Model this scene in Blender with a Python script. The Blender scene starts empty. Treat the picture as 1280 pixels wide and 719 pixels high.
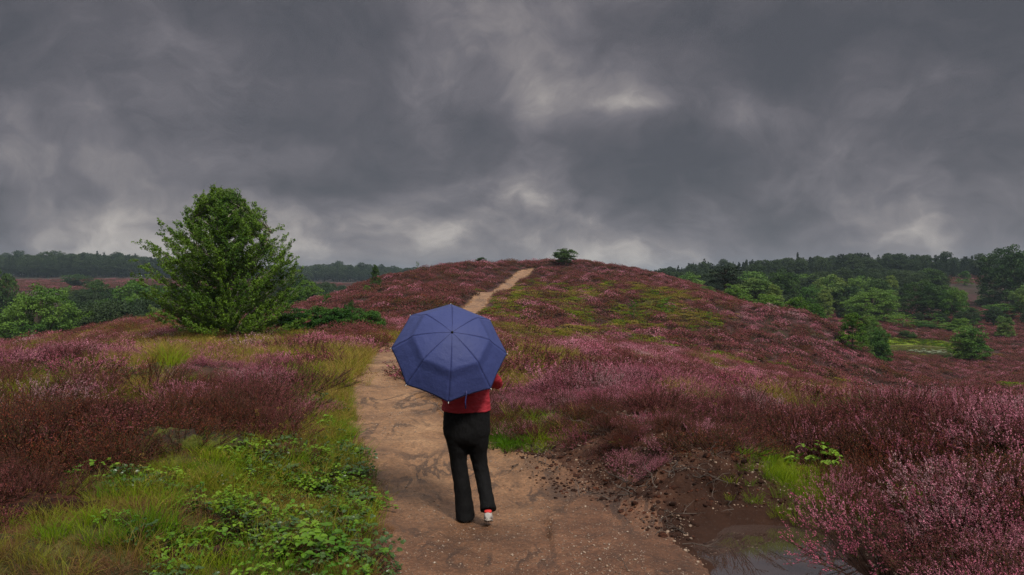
import bpy, bmesh, math, random
import numpy as np
from mathutils import Vector, Matrix
R = math.radians
scene = bpy.context.scene
col = scene.collection
rng = np.random.default_rng(7)
random.seed(7)

# ------------------------------------------------------------------ camera
CAMZ = 2.2
cam_d = bpy.data.cameras.new('camera')
cam = bpy.data.objects.new('camera', cam_d)
col.objects.link(cam)
cam.location = (0, 0, CAMZ)
cam.rotation_euler = (R(90 - 0.567), 0, 0)
cam_d.sensor_width = 36
cam_d.lens = 27.0
cam_d.clip_start = 0.05
cam_d.clip_end = 6000
scene.camera = cam
FP, HR = 960.0, 350.0

# ------------------------------------------------------------------ light
SUN_EL, SUN_AZ = R(50), R(150)       # high, from behind the camera to the right, spread wide by the overcast
EXPOSURE = 1.33
sun_d = bpy.data.lights.new('sun', 'SUN')
sun = bpy.data.objects.new('sun', sun_d)
col.objects.link(sun)
sun_d.energy = 1.5
sun_d.angle = R(12)
sun_d.color = (1.0, 0.94, 0.84)
sd = Vector((math.sin(SUN_AZ) * math.cos(SUN_EL), math.cos(SUN_AZ) * math.cos(SUN_EL), math.sin(SUN_EL)))
sun.rotation_euler = (-sd).to_track_quat('-Z', 'Y').to_euler()
scene.view_settings.view_transform = 'Standard'
scene.view_settings.look = 'None'
scene.view_settings.gamma = 1.0
scene.view_settings.exposure = EXPOSURE
scene.cycles.max_bounces = 6
scene.cycles.transparent_max_bounces = 8
scene.cycles.volume_bounces = 0
scene.cycles.use_denoising = True
scene.cycles.denoising_prefilter = 'NONE'


class NT:
    """small node-tree writer"""
    def __init__(self, tree):
        self.t = tree
        self.n = tree.nodes
        self.l = tree.links

    def add(self, kind, **kw):
        nd = self.n.new(kind)
        for k, v in kw.items():
            setattr(nd, k, v)
        return nd

    def put(self, sock, v):
        if isinstance(v, bpy.types.NodeSocket):
            self.l.new(v, sock)
        elif v is not None:
            if isinstance(v, (tuple, list)) and len(v) == 3 and sock.type == 'RGBA':
                v = (*v, 1)
            sock.default_value = v

    def math(self, op, a, b=None, c=None, clamp=False):
        nd = self.add('ShaderNodeMath', operation=op, use_clamp=clamp)
        for i, v in enumerate((a, b, c)):
            if v is not None:
                self.put(nd.inputs[i], v)
        return nd.outputs[0]

    def vec(self, op, a, b=None, scale=None):
        nd = self.add('ShaderNodeVectorMath', operation=op)
        self.put(nd.inputs[0], a)
        if b is not None:
            self.put(nd.inputs[1], b)
        if scale is not None:
            self.put(nd.inputs['Scale'], scale)
        return nd.outputs['Value'] if op in ('LENGTH', 'DOT_PRODUCT', 'DISTANCE') else nd.outputs[0]

    def noise(self, v, scale, detail=3, rough=0.55, dist=0.0, dim='3D', out=0):
        nd = self.add('ShaderNodeTexNoise', noise_dimensions=dim)
        if v is not None:
            self.put(nd.inputs['Vector'], v)
        nd.inputs['Scale'].default_value = scale
        nd.inputs['Detail'].default_value = detail
        nd.inputs['Roughness'].default_value = rough
        nd.inputs['Distortion'].default_value = dist
        return nd.outputs[out]

    def ramp(self, f, stops, interp='LINEAR'):
        nd = self.add('ShaderNodeValToRGB')
        cr = nd.color_ramp
        cr.interpolation = interp
        while len(cr.elements) < len(stops):
            cr.elements.new(0.5)
        for e, (p, c) in zip(cr.elements, stops):
            e.position = p
            e.color = (*c, 1) if len(c) == 3 else c
        self.put(nd.inputs[0], f)
        return nd.outputs[0]

    def mix(self, f, a, b, mode='MIX'):
        nd = self.add('ShaderNodeMix', data_type='RGBA', blend_type=mode)
        self.put(nd.inputs[0], f)
        self.put(nd.inputs[6], a)
        self.put(nd.inputs[7], b)
        return nd.outputs[2]

    def smooth(self, v, lo, hi):
        nd = self.add('ShaderNodeMapRange', interpolation_type='SMOOTHSTEP')
        self.put(nd.inputs[0], v)
        nd.inputs[1].default_value = lo
        nd.inputs[2].default_value = hi
        return nd.outputs[0]


# ------------------------------------------------------------------ world: daylight sky under a broken deck of rain cloud
world = bpy.data.worlds.new('World')
scene.world = world
world.use_nodes = True
w = NT(world.node_tree)
w.n.clear()
wo = w.add('ShaderNodeOutputWorld')
sky = w.add('ShaderNodeTexSky', sky_type='NISHITA', sun_disc=False)
sky.sun_elevation = SUN_EL
sky.sun_rotation = math.atan2(sd.x, sd.y)
bg_sky = w.add('ShaderNodeBackground')
bg_sky.inputs[1].default_value = 0.05
w.l.new(sky.outputs[0], bg_sky.inputs[0])
tc = w.add('ShaderNodeTexCoord')
d = tc.outputs['Generated']
sx = w.add('ShaderNodeSeparateXYZ')
w.l.new(d, sx.inputs[0])
dz = w.math('MAXIMUM', sx.outputs[2], 0.0)
den = w.math('ADD', dz, 0.78)
cx = w.math('DIVIDE', sx.outputs[0], den)
cy = w.math('DIVIDE', sx.outputs[1], den)
cb = w.add('ShaderNodeCombineXYZ')
w.l.new(cx, cb.inputs[0]); w.l.new(cy, cb.inputs[1])
P = cb.outputs[0]
# billow: warp the lookup with a slow vector noise
wv = w.noise(P, 2.4, 4, 0.6, out=1)
wv = w.vec('SUBTRACT', wv, (0.5, 0.5, 0.5))
P2 = w.vec('ADD', P, w.vec('SCALE', wv, scale=0.36))
n1 = w.noise(P2, 2.2, 6, 0.55)
n2 = w.noise(P2, 5.6, 7, 0.62)
n3 = w.noise(P2, 14.0, 5, 0.65)
v = w.math('ADD', w.math('MULTIPLY', n1, 0.72), w.math('ADD', w.math('MULTIPLY', n2, 0.46), w.math('MULTIPLY', n3, 0.16)))
v = w.math('ADD', v, -0.205)
# lit rims between the billows
rd = w.math('SUBTRACT', 1.0, w.math('ABSOLUTE', w.math('SUBTRACT', w.math('MULTIPLY', w.noise(P2, 3.6, 5, 0.55), 2.0), 1.0)))
rd = w.math('POWER', rd, 5.0)
v = w.math('ADD', w.math('MULTIPLY', v, 1.3), -0.155)
v = w.math('ADD', v, w.math('MULTIPLY', rd, w.math('MULTIPLY', w.smooth(n1, 0.42, 0.62), 0.13)))


def sky_dir(px, row):
    q = Vector(((px - 640) / FP, 1.0, (HR - row) / FP)).normalized()
    return q


def cloud_spot(px, row, rx, ry, amp):
    """a thin (amp>0) or thick (amp<0) place in the cloud deck around one direction"""
    c = sky_dir(px, row)
    up = Vector((0, 0, 1)); rt = Vector((c.y, -c.x, 0)).normalized(); u2 = rt.cross(c) * -1
    u2 = c.cross(rt) * -1 if (c.cross(rt)).z < 0 else c.cross(rt)
    warp = w.vec('ADD', d, w.vec('SCALE', wv, scale=0.10))
    a = w.math('DIVIDE', w.vec('DOT_PRODUCT', w.vec('SUBTRACT', warp, tuple(c)), tuple(rt)), rx / FP)
    b = w.math('DIVIDE', w.vec('DOT_PRODUCT', w.vec('SUBTRACT', warp, tuple(c)), tuple(u2)), ry / FP)
    q = w.math('ADD', w.math('MULTIPLY', a, a), w.math('MULTIPLY', b, b))
    return w.math('MULTIPLY', w.math('EXPONENT', w.math('MULTIPLY', q, -1.0)), amp)


for args in ((730, 118, 80, 36, .24), (788, 130, 42, 11, .16), (662, 125, 28, 42, .13), (925, 150, 50, 26, .20), (520, 25, 700, 55, -.06), (1050, 60, 260, 60, -.05), (910, 255, 45, 22, .08), (600, 70, 40, 60, .09),
             (660, 225, 50, 50, .09), (420, 280, 170, 40, .09), (560, 285, 120, 40, .08), (130, 280, 120, 24, .04), (330, 205, 100, 20, .07), (350, 140, 30, 30, .06),
             (110, 60, 90, 26, .05), (780, 190, 70, 42, -.17), (850, 160, 42, 45, -.15), (530, 265, 30, 12, -.10), (390, 235, 75, 18, -.10),
             (60, 95, 110, 45, -.09), (330, 165, 120, 22, -.06), (570, 150, 60, 24, -.07), (1120, 170, 200, 120, -.10), (760, 318, 360, 26, .13), (250, 316, 260, 18, .06), (430, 235, 90, 20, -.06), (980, 290, 40, 18, -.05), (90, 245, 110, 18, -.07)):
    v = w.math('ADD', v, cloud_spot(*args))
ccol = w.ramp(v, [(0.24, (.046, .047, .055)), (0.39, (.064, .062, .071)), (0.51, (.090, .085, .095)), (0.62, (.132, .122, .127)), (0.75, (.225, .207, .197)), (0.9, (.33, .305, .28))])
# brighter overhead, as overcast skies are; raised out of view to light the ground
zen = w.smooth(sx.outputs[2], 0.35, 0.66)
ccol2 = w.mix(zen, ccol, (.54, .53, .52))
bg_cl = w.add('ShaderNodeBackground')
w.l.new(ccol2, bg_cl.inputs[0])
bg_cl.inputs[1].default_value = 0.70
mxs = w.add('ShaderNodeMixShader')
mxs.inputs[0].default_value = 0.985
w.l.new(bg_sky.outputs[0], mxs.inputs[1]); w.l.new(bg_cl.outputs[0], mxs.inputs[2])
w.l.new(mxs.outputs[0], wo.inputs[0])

# ------------------------------------------------------------------ helpers: noise, terrain
_tab = np.random.default_rng(3).random((256, 256))


def vnoise(x, y):
    x = np.asarray(x, float); y = np.asarray(y, float)
    xi = np.floor(x).astype(int); yi = np.floor(y).astype(int)
    fx = x - xi; fy = y - yi
    fx = fx * fx * (3 - 2 * fx); fy = fy * fy * (3 - 2 * fy)
    a = _tab[xi % 256, yi % 256]; b = _tab[(xi + 1) % 256, yi % 256]
    c = _tab[xi % 256, (yi + 1) % 256]; e = _tab[(xi + 1) % 256, (yi + 1) % 256]
    return (a * (1 - fx) + b * fx) * (1 - fy) + (c * (1 - fx) + e * fx) * fy


def fbm(x, y, o=4, g=0.5):
    s = 0; a = 1; t = 0
    for i in range(o):
        s = s + a * vnoise(x * 2 ** i + 17.3 * i, y * 2 ** i + 5.1 * i); t += a; a *= g
    return s / t


def sstep(x, lo, hi):
    t = np.clip((x - lo) / (hi - lo), 0, 1)
    return t * t * (3 - 2 * t)


_ctl = []
for px, row, Y in (
    # path and the near ground
    (690, 719, 5.35), (560, 648, 7), (540, 560, 9.2), (500, 500, 12.8), (480, 458, 17.5), (520, 432, 26), (560, 407, 45), (590, 386, 58),
    (625, 361, 85), (645, 350, 97), (662, 341, 104),
    # left bank
    (0, 719, 4.9), (250, 719, 5.0), (0, 600, 6.9), (200, 575, 7.7), (380, 560, 8.8), (100, 520, 9.9), (300, 500, 11.5), (0, 470, 13), (200, 462, 15),
    (400, 462, 16), (0, 462, 17), (100, 456, 19), (260, 440, 25), (400, 428, 29), (440, 415, 35),
    # mound beyond it
    (0, 462, 27), (40, 450, 31), (100, 430, 36), (180, 411, 41), (230, 403, 43), (300, 409, 44), (360, 412, 48),
    # hill, near face
    (400, 392, 63), (480, 402, 55), (430, 375, 75), (520, 360, 82), (480, 350, 95), (560, 334, 106), (640, 329, 111), (735, 333, 106), (800, 348, 96),
    (870, 365, 86), (950, 388, 78), (1040, 411, 72), (1075, 446, 68), (700, 365, 80), (720, 400, 58), (700, 430, 38), (640, 442, 26), (720, 468, 18.5),
    (800, 405, 60), (900, 440, 50), (800, 450, 37), (1000, 470, 48), (880, 470, 30),
    # valley on the right
    (1150, 437, 112), (1110, 437, 112), (1200, 437, 112), (1280, 445, 105), (1100, 470, 75), (1280, 472, 75), (1180, 482, 62), (1280, 510, 50), (1100, 490, 54), (1150, 415, 135), (1240, 410, 140), (1280, 402, 150),
    (1100, 400, 150), (1000, 395, 130), (1200, 353, 260), (1240, 372, 200), (1140, 385, 185), (1060, 372, 210), (870, 352, 280), (1060, 345, 310), (1230, 344, 320),
    # near right bank
    (700, 505, 12.2), (760, 608, 7.95), (700, 578, 8.85), (840, 555, 8.5), (925, 598, 7.05), (885, 652, 6.62), (960, 680, 6.4), (895, 700, 5.75), (850, 719, 5.3), (1075, 690, 6.0), (1200, 655, 6.0),
    (1280, 719, 5.0), (1000, 628, 7.15), (1008, 590, 8.5), (1280, 600, 7.4), (1100, 560, 8.8), (850, 510, 12), (1000, 515, 13), (1150, 520, 12.5), (1280, 535, 11.5),
    (820, 478, 20), (900, 497, 22), (1000, 525, 22), (1150, 540, 22), (1280, 560, 22),
    # far left
    (80, 357, 350), (0, 372, 260), (40, 352, 420), (0, 346, 500), (180, 346, 500), (400, 353, 550), (480, 350, 620),
):
    _ctl.append(((px - 640) / FP * Y, Y, CAMZ - (row - HR) / FP * Y))
_ctl += [(-60, 90, -8), (-100, 130, -9), (-42, 100, -7.5), (-22, 112, -5.5), (-120, 200, -6.5), (-60, 200, -6.5), (-20, 62, -3.5), (-38, 66, -6.0), (-60, 60, -6), (-30, 48, -2.2),
         (0, 900, 5), (-700, 900, 8), (700, 900, 10), (10, 145, 1.5), (0, 180, -4), (10, 260, -4), (35, 150, -3), (-32, 150, -6), (220, 300, 6), (160, 160, -4),
         (20, 12, -.6), (12, 5, .3), (-14, 8, .5), (-10, 5, .5), (-25, 15, -.2), (0, 0, .6), (6, 0, .6), (-6, 0, .6), (0, -6, .8), (14, -4, .7), (-14, -4, .7), (-60, 35, -5.5), (-32, 33, -3.0), (55, 35, -6), (90, 70, -8)]
_c = np.array(_ctl)


def _uv(x, y):
    return np.stack([x / (y + 10), np.log(y + 10)], -1)


def _tps(r2):
    return np.where(r2 > 1e-12, 0.5 * r2 * np.log(np.maximum(r2, 1e-12)), 0)


_cu = _uv(_c[:, 0], _c[:, 1])
_n = len(_c)
_K = _tps(((_cu[:, None] - _cu[None]) ** 2).sum(-1)) + np.eye(_n) * 2e-4
_Pm = np.c_[np.ones(_n), _cu]
_A = np.block([[_K, _Pm], [_Pm.T, np.zeros((3, 3))]])
_sol = np.linalg.solve(_A, np.r_[_c[:, 2], 0, 0, 0])


def terrain0(x, y):
    x = np.asarray(x, float); y = np.maximum(np.asarray(y, float), -6.5)
    u = _uv(x, y)
    u[..., 0] = np.clip(u[..., 0], -1.15, 1.15)
    sh = u.shape[:-1]
    u = u.reshape(-1, 2)
    out = np.empty(len(u))
    for i in range(0, len(u), 20000):
        b = u[i:i + 20000]
        r2 = ((b[:, None] - _cu[None]) ** 2).sum(-1)
        out[i:i + 20000] = _tps(r2) @ _sol[:_n] + _sol[_n] + b @ _sol[_n + 1:]
    return out.reshape(sh)


# path edges as x over distance y
_PY = np.array([-7, 0, 3, 5.2, 5.8, 7.1, 7.9, 8.8, 9.4, 10.4, 13, 17.5, 20, 27, 36, 45, 58, 70, 85, 97, 104, 109, 114, 130])
_PL = np.array([-1.0, -.9, -.9, -.95, -1.05, -1.27, -1.5, -1.8, -1.98, -2.22, -2.72, -3.3, -3.6, -4.1, -4.4, -4.4, -3.65, -3.05, -1.95, -.15, 1.6, 4.0, 8.0, 20])
_PR = np.array([1.6, 1.6, 1.6, 1.5, 1.5, 1.22, 1.0, .55, -.15, -.9, -1.55, -2.3, -2.6, -3.0, -3.1, -3.1, -2.35, -1.75, -.65, 1.15, 3.1, 5.6, 10, 22])


def path_dist(x, y):
    """signed distance-like value: positive inside the trodden path (metres from the edge)"""
    x = x + np.clip(y - 90, 0, 30) * .035
    wob = (fbm(x * 1.3, y * 1.3, 4) - .5) * 0.5 * np.clip(y / 8, .6, 1.2)
    l = np.interp(y, _PY, _PL); r = np.interp(y, _PY, _PR)
    return np.minimum(x - l, r - x) + wob - np.clip(y - 104.5, 0, 40) * .45


def blob(x, y, cx, cy, rx, ry=None):
    ry = ry or rx
    return np.exp(-(((x - cx) / rx) ** 2 + ((y - cy) / ry) ** 2))


PUD = (2.16, 6.15)   # puddle


def puddle(x, y):
    w_ = (fbm(x * 2.2 + 9, y * 2.2, 3) - .5) * .5
    return np.sqrt(((x - 2.10) / .70) ** 2 + ((y - 5.85) / 1.25) ** 2) + w_


def pond(x, y):
    return np.sqrt(((x - 59.8) / 7.6) ** 2 + ((y - 111) / 8.5) ** 2) + (fbm(x * .2, y * .2, 3) - .5) * .45


def soil_mask(x, y):
    """bare eroded bank between the path and the heather on the right"""
    m = blob(x, y, 1.75, 7.6, .75, .8) + blob(x, y, 1.15, 8.6, .8, .9) + .8 * blob(x, y, .5, 10.0, .9, .9) + .75 * blob(x, y, -.1, 11.8, 1.1, 1.5) + .8 * blob(x, y, 1.6, 6.7, .5, .4)
    return np.clip(m + (fbm(x * 1.7, y * 1.7 + 40, 4) - .5) * .6, 0, 1.2)


def terrain(x, y):
    x = np.asarray(x, float); y = np.asarray(y, float)
    z = terrain0(x, y)
    far = np.clip(np.hypot(x, y) / 60, 0, 1)
    z = z + (fbm(x * .9, y * .9, 4) - .5) * .16 * (1 - far) + (fbm(x * .11, y * .11, 4) - .5) * 1.0 * far
    z = z + sstep(-path_dist(x, y), .8, 3) * (fbm(x * .38 + 13, y * .38 + 2, 3) - .5) * .9 * sstep(y, 30, 50) * (pond(x, y) > 2.0)
    near = np.clip(1 - np.hypot(x, y) / 20, 0, 1)
    z = z + sstep(-path_dist(x, y), .5, 1.4) * (fbm(x * .75 + 3, y * .75 + 8, 3) - .5) * .62 * np.clip(1.15 - y / 60, .0, 1) * (puddle(x, y) > 2.0)
    sm = soil_mask(x, y)
    bank = blob(x, y, 2.0, 8.0, .75, .75) + .8 * blob(x, y, 1.2, 9.2, .6, .7) + .7 * blob(x, y, 1.75, 7.35, .35, .3)
    z = z + near * .14 * sstep(bank + (fbm(x * 2.6, y * 2.6, 3) - .5) * .5, .30, .62)
    z = z + near * sm * (fbm(x * 4.5, y * 4.5, 5, .6) - .5) * .24
    pd = path_dist(x, y)
    z = z + (1 - sstep(pd, -.35, .25)) * .05 * np.clip(1.2 - y / 90, .3, 1) + near * (fbm(x * 5, y * 5, 3) - .5) * .035
    # ruts worn into the path
    l = np.interp(y, _PY, _PL); r = np.interp(y, _PY, _PR)
    c = (x - l) / np.maximum(r - l, .2)
    z = z - near * .022 * np.exp(-((c - .38 - .12 * np.sin(y * 1.1)) / .09) ** 2) * sstep(pd, 0, .2)
    pu = puddle(x, y)
    z = np.where(pu < 2, z * sstep(pu, .8, 1.35) + (-.05 + .04 * pu) * (1 - sstep(pu, .8, 1.35)), z)
    z = np.where((pu > 1.12) & (pu < 2.6) & (y < 9), np.maximum(z, .010 + .03 * sstep(pu, 1.12, 1.6)), z)
    po = pond(x, y)
    zp = -8.05
    z = np.where(po < 2, z * sstep(po, 1.0, 1.7) + (zp - .5 * (1 - po)) * (1 - sstep(po, 1.0, 1.7)), z)
    return z


def G(x, y):
    return float(terrain(np.array([x]), np.array([y]))[0])


def xat(px, Y):
    return (px - 640) / FP * Y


# ------------------------------------------------------------------ helpers: objects
def tag(o, label=None, cat=None, group=None, kind=None):
    if label: o['label'] = label
    if cat: o['category'] = cat
    if group: o['group'] = group
    if kind: o['kind'] = kind
    return o


def empty(name, loc, rz=0.0, scale=(1, 1, 1)):
    o = bpy.data.objects.new(name, None)
    o.empty_display_size = .2
    o.location = loc; o.rotation_euler = (0, 0, rz); o.scale = scale
    col.objects.link(o)
    return o


class MB:
    """collects quads (numpy) with material slots and builds one mesh"""
    def __init__(self):
        self.v = []; self.q = []; self.m = []; self.n = 0

    def quads(self, v, q, m=0):
        v = np.asarray(v, float).reshape(-1, 3); q = np.asarray(q, int).reshape(-1, 4)
        self.v.append(v); self.q.append(q + self.n); self.m.append(np.full(len(q), m, np.int32)); self.n += len(v)

    def mesh(self, name, mats, smooth=False):
        me = bpy.data.meshes.new(name)
        v = np.concatenate(self.v); q = np.concatenate(self.q); m = np.concatenate(self.m)
        me.vertices.add(len(v)); me.vertices.foreach_set('co', v.astype(np.float32).ravel())
        me.loops.add(len(q) * 4); me.loops.foreach_set('vertex_index', q.astype(np.int32).ravel())
        me.polygons.add(len(q))
        me.polygons.foreach_set('loop_start', np.arange(0, len(q) * 4, 4, dtype=np.int32))
        me.polygons.foreach_set('material_index', m)
        me.polygons.foreach_set('use_smooth', np.full(len(q), smooth, bool))
        for mt in (mats if isinstance(mats, (list, tuple)) else [mats]):
            me.materials.append(mt)
        me.update(calc_edges=True)
        me.validate()
        return me

    def build(self, name, mats, parent=None, smooth=False):
        o = bpy.data.objects.new(name, self.mesh(name, mats, smooth))
        col.objects.link(o)
        o.parent = parent
        return o


def unit(v):
    return v / np.maximum(np.linalg.norm(v, axis=-1, keepdims=True), 1e-9)


def rnd_unit(n, r=rng):
    return unit(r.normal(size=(n, 3)))


def leaf_quads(mb, c, L, W, m=0, r=rng, up=0.0, tdir=None):
    """one rhombus leaf per centre"""
    n = len(c)
    if n == 0: return
    nrm = rnd_unit(n, r); nrm[:, 2] = np.abs(nrm[:, 2]) * (1 - up) + up; nrm = unit(nrm)
    t = rnd_unit(n, r) if tdir is None else unit(tdir + .5 * rnd_unit(n, r))
    t = unit(t - (t * nrm).sum(-1, keepdims=True) * nrm)
    b = np.cross(nrm, t)
    L = np.broadcast_to(L, (n,))[:, None] * .5; W = np.broadcast_to(W, (n,))[:, None] * .5
    v = np.stack([c - t * L, c + b * W, c + t * L, c - b * W], 1)
    mb.quads(v, np.arange(n * 4).reshape(n, 4), m)


def ribbons(mb, p0, p1, p2, w0, w1, m=0, r=rng):
    """thin two-segment ribbons (stems, blades)"""
    n = len(p0)
    d_ = unit(p2 - p0); s = unit(np.cross(d_, rnd_unit(n, r)))
    w0 = np.broadcast_to(w0, (n,))[:, None] * .5; w1 = np.broadcast_to(w1, (n,))[:, None] * .5
    wm = (w0 * .75 + w1 * .25)
    v = np.stack([p0 - s * w0, p0 + s * w0, p1 - s * wm, p1 + s * wm, p2 - s * w1, p2 + s * w1], 1)
    k = np.arange(n)[:, None] * 6
    q = np.concatenate([k + np.array([0, 1, 3, 2]), k + np.array([2, 3, 5, 4])])
    mb.quads(v, q, m)


def tube(mb, pts, rad, sides=6, m=0, cap=True):
    pts = np.asarray(pts, float); rad = np.broadcast_to(rad, (len(pts),))
    t = unit(np.gradient(pts, axis=0))
    ref = np.array([0, 0, 1.0]) if abs(t[0][2]) < .9 else np.array([1.0, 0, 0])
    a = unit(np.cross(t, ref)); b = np.cross(t, a)
    ang = np.linspace(0, 2 * np.pi, sides, endpoint=False)
    ring = pts[:, None] + rad[:, None, None] * (np.cos(ang)[None, :, None] * a[:, None] + np.sin(ang)[None, :, None] * b[:, None])
    n = len(pts)
    v = ring.reshape(-1, 3)
    i = np.arange(n - 1)[:, None] * sides; j = np.arange(sides)[None]; j2 = (j + 1) % sides
    q = np.stack([i + j, i + j2, i + sides + j2, i + sides + j], -1).reshape(-1, 4)
    mb.quads(v, q, m)
    if cap:
        for k, sg in ((0, 1), (n - 1, -1)):
            c = pts[k]
            vv = np.concatenate([ring[k], c[None]])
            idx = [[x, (x + 1) % sides, (x + 2) % sides, sides] for x in range(0, sides - 1, 2)]
            mb.quads(vv, np.array(idx), m)


# ------------------------------------------------------------------ materials
def mat(name, build, rough=0.6, spec=0.3, trans=0.0, bump=None):
    m = bpy.data.materials.new(name)
    m.use_nodes = True
    t = NT(m.node_tree)
    t.n.clear()
    out = t.add('ShaderNodeOutputMaterial')
    bs = t.add('ShaderNodeBsdfPrincipled')
    geo = t.add('ShaderNodeNewGeometry')
    pos = geo.outputs['Position']
    c = build(t, pos) if callable(build) else build
    t.put(bs.inputs['Base Color'], c)
    if isinstance(rough, float):
        bs.inputs['Roughness'].default_value = rough
    else:
        t.put(bs.inputs['Roughness'], rough(t, pos))
    bs.inputs['Specular IOR Level'].default_value = spec
    if bump:
        h, strength, dist = bump(t, pos)
        b = t.add('ShaderNodeBump')
        b.inputs['Strength'].default_value = strength
        b.inputs['Distance'].default_value = dist
        t.put(b.inputs['Height'], h)
        t.l.new(b.outputs[0], bs.inputs['Normal'])
    sh = bs.outputs[0]
    if trans > 0:
        tr = t.add('ShaderNodeBsdfTranslucent')
        t.put(tr.inputs[0], c)
        mx = t.add('ShaderNodeMixShader')
        mx.inputs[0].default_value = trans
        t.l.new(sh, mx.inputs[1]); t.l.new(tr.outputs[0], mx.inputs[2])
        sh = mx.outputs[0]
    t.l.new(sh, out.inputs[0])
    return m


def two_tone(a, b, scale=3.0, c=None, lo=.35, hi=.65):
    """colour drifts between a and b over the place, each plant a little off its neighbours"""
    def f(t, pos):
        oi = t.add('ShaderNodeObjectInfo')
        n = t.noise(pos, scale, 3)
        k = t.math('ADD', n, t.math('MULTIPLY', t.math('SUBTRACT', oi.outputs['Random'], .5), .22))
        cc = t.mix(t.smooth(k, lo, hi), a, b)
        if c:
            cc = t.mix(t.smooth(t.noise(pos, scale * 9, 2), .55, .75), cc, c)
        return cc
    return f


M = {}
M['heath_stem'] = mat('heather_stem', two_tone((.030, .015, .012), (.065, .032, .024), 2), .6, .08)
M['heath_leaf'] = mat('heather_leaf', two_tone((.055, .056, .012), (.070, .028, .016), 1.3), .5, .08)
M['flower_pink'] = mat('heather_flower_pink', two_tone((.40, .105, .170), (.58, .235, .32), 1.6, (.22, .060, .060)), .5, .08, trans=.25)
M['flower_dusk'] = mat('heather_flower_dusky', two_tone((.110, .034, .030), (.215, .062, .070), 1.6, (.36, .125, .155)), .5, .08, trans=.2)
M['flower_rust'] = mat('heather_flower_rusty', two_tone((.165, .040, .022), (.105, .030, .026), 1.6, (.24, .10, .05)), .5, .08, trans=.15)
M['flower_pale'] = mat('heather_flower_pale', two_tone((.44, .22, .26), (.50, .30, .34), 2, (.22, .20, .07)), .5, .08, trans=.25)
M['grass'] = mat('grass_green', two_tone((.065, .155, .006), (.190, .250, .012), .9), .45, .08, trans=.35)
M['grass_dry'] = mat('grass_dry', two_tone((.30, .205, .055), (.25, .21, .035), 1.2), .5, .08, trans=.3)
M['grass_olive'] = mat('grass_olive', two_tone((.165, .190, .016), (.16, .105, .028), 1.1), .5, .08, trans=.3)
M['grass_dead'] = mat('grass_dead', two_tone((.16, .085, .038), (.11, .055, .030), 1.1), .6, .08, trans=.2)
M['bramble'] = mat('bramble_leaf', two_tone((.050, .130, .007), (.135, .235, .014), 3), .4, .2, trans=.25)
M['bramble_dark'] = mat('bramble_leaf_dark', two_tone((.024, .060, .010), (.050, .095, .016), 3), .35, .4, trans=.2)
M['bark'] = mat('bark', two_tone((.05, .036, .026), (.11, .085, .065), 6), .8)
M['bark_birch'] = mat('bark_birch', two_tone((.10, .08, .06), (.32, .29, .25), 7), .7)


def leafmat(name, a, b, s=.7):
    return mat(name, two_tone(a, b, s), .5, .12, trans=.3)


M['birch'] = leafmat('leaf_birch', (.042, .105, .011), (.112, .200, .020), .8)
M['oak'] = leafmat('leaf_oak', (.050, .120, .020), (.110, .195, .030), .22)
M['oak_dark'] = leafmat('leaf_dark', (.026, .060, .016), (.050, .096, .020), .25)
M['pine'] = leafmat('leaf_pine', (.014, .028, .013), (.026, .042, .017), .5)
M['willow'] = leafmat('leaf_pale', (.085, .155, .034), (.145, .205, .045), .3)
M['gorse'] = leafmat('leaf_gorse', (.022, .072, .012), (.060, .145, .020), 1.2)
M['far_a'] = leafmat('leaf_far', (.028, .052, .022), (.045, .072, .026), .05)
M['far_b'] = leafmat('leaf_far_conifer', (.016, .032, .016), (.026, .045, .020), .05)


def attr(t, name):
    a = t.add('ShaderNodeAttribute', attribute_type='GEOMETRY')
    a.attribute_name = name
    return a.outputs['Fac']


def path_col(t, pos):
    n = t.math('ADD', t.math('MULTIPLY', t.noise(pos, 1.3, 5, .6), .65), t.math('MULTIPLY', t.noise(pos, 6, 5, .65), .35))
    tan = t.ramp(n, [(.3, (.110, .053, .025)), (.5, (.220, .117, .058)), (.7, (.325, .190, .100))])
    red = t.ramp(n, [(.3, (.046, .019, .010)), (.5, (.112, .048, .024)), (.7, (.195, .093, .049))])
    c = t.mix(attr(t, 'reddish'), tan, red)
    v_ = t.add('ShaderNodeTexVoronoi'); t.put(v_.inputs['Vector'], pos); v_.inputs['Scale'].default_value = 42
    hs = t.ramp(v_.outputs['Color'], [(0, (.55, .55, .55)), (.6, (1, 1, 1)), (1, (1.5, 1.45, 1.4))])
    c = t.mix(.75, c, hs, 'MULTIPLY')
    sp = t.smooth(t.noise(pos, 75, 2), .66, .72)
    c = t.mix(t.math('MULTIPLY', sp, .7), c, (.40, .30, .22))
    ck = t.noise(t.vec('MULTIPLY', pos, (1.0, .38, 1.0)), 2.3, 5, .6, .6)
    ck = t.math('SUBTRACT', 1.0, t.math('ABSOLUTE', t.math('SUBTRACT', t.math('MULTIPLY', ck, 2.0), 1.0)))
    ck = t.math('MULTIPLY', t.smooth(ck, .90, .985), t.smooth(t.noise(pos, .8, 3), .44, .60))
    c = t.mix(t.math('MULTIPLY', ck, .75), c, (.032, .018, .013))
    damp = t.smooth(t.noise(t.vec('MULTIPLY', pos, (1.2, .8, 1)), .9, 4, .55), .54, .72)
    c = t.mix(t.math('MULTIPLY', damp, .7), c, (.040, .024, .018))
    return c


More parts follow.
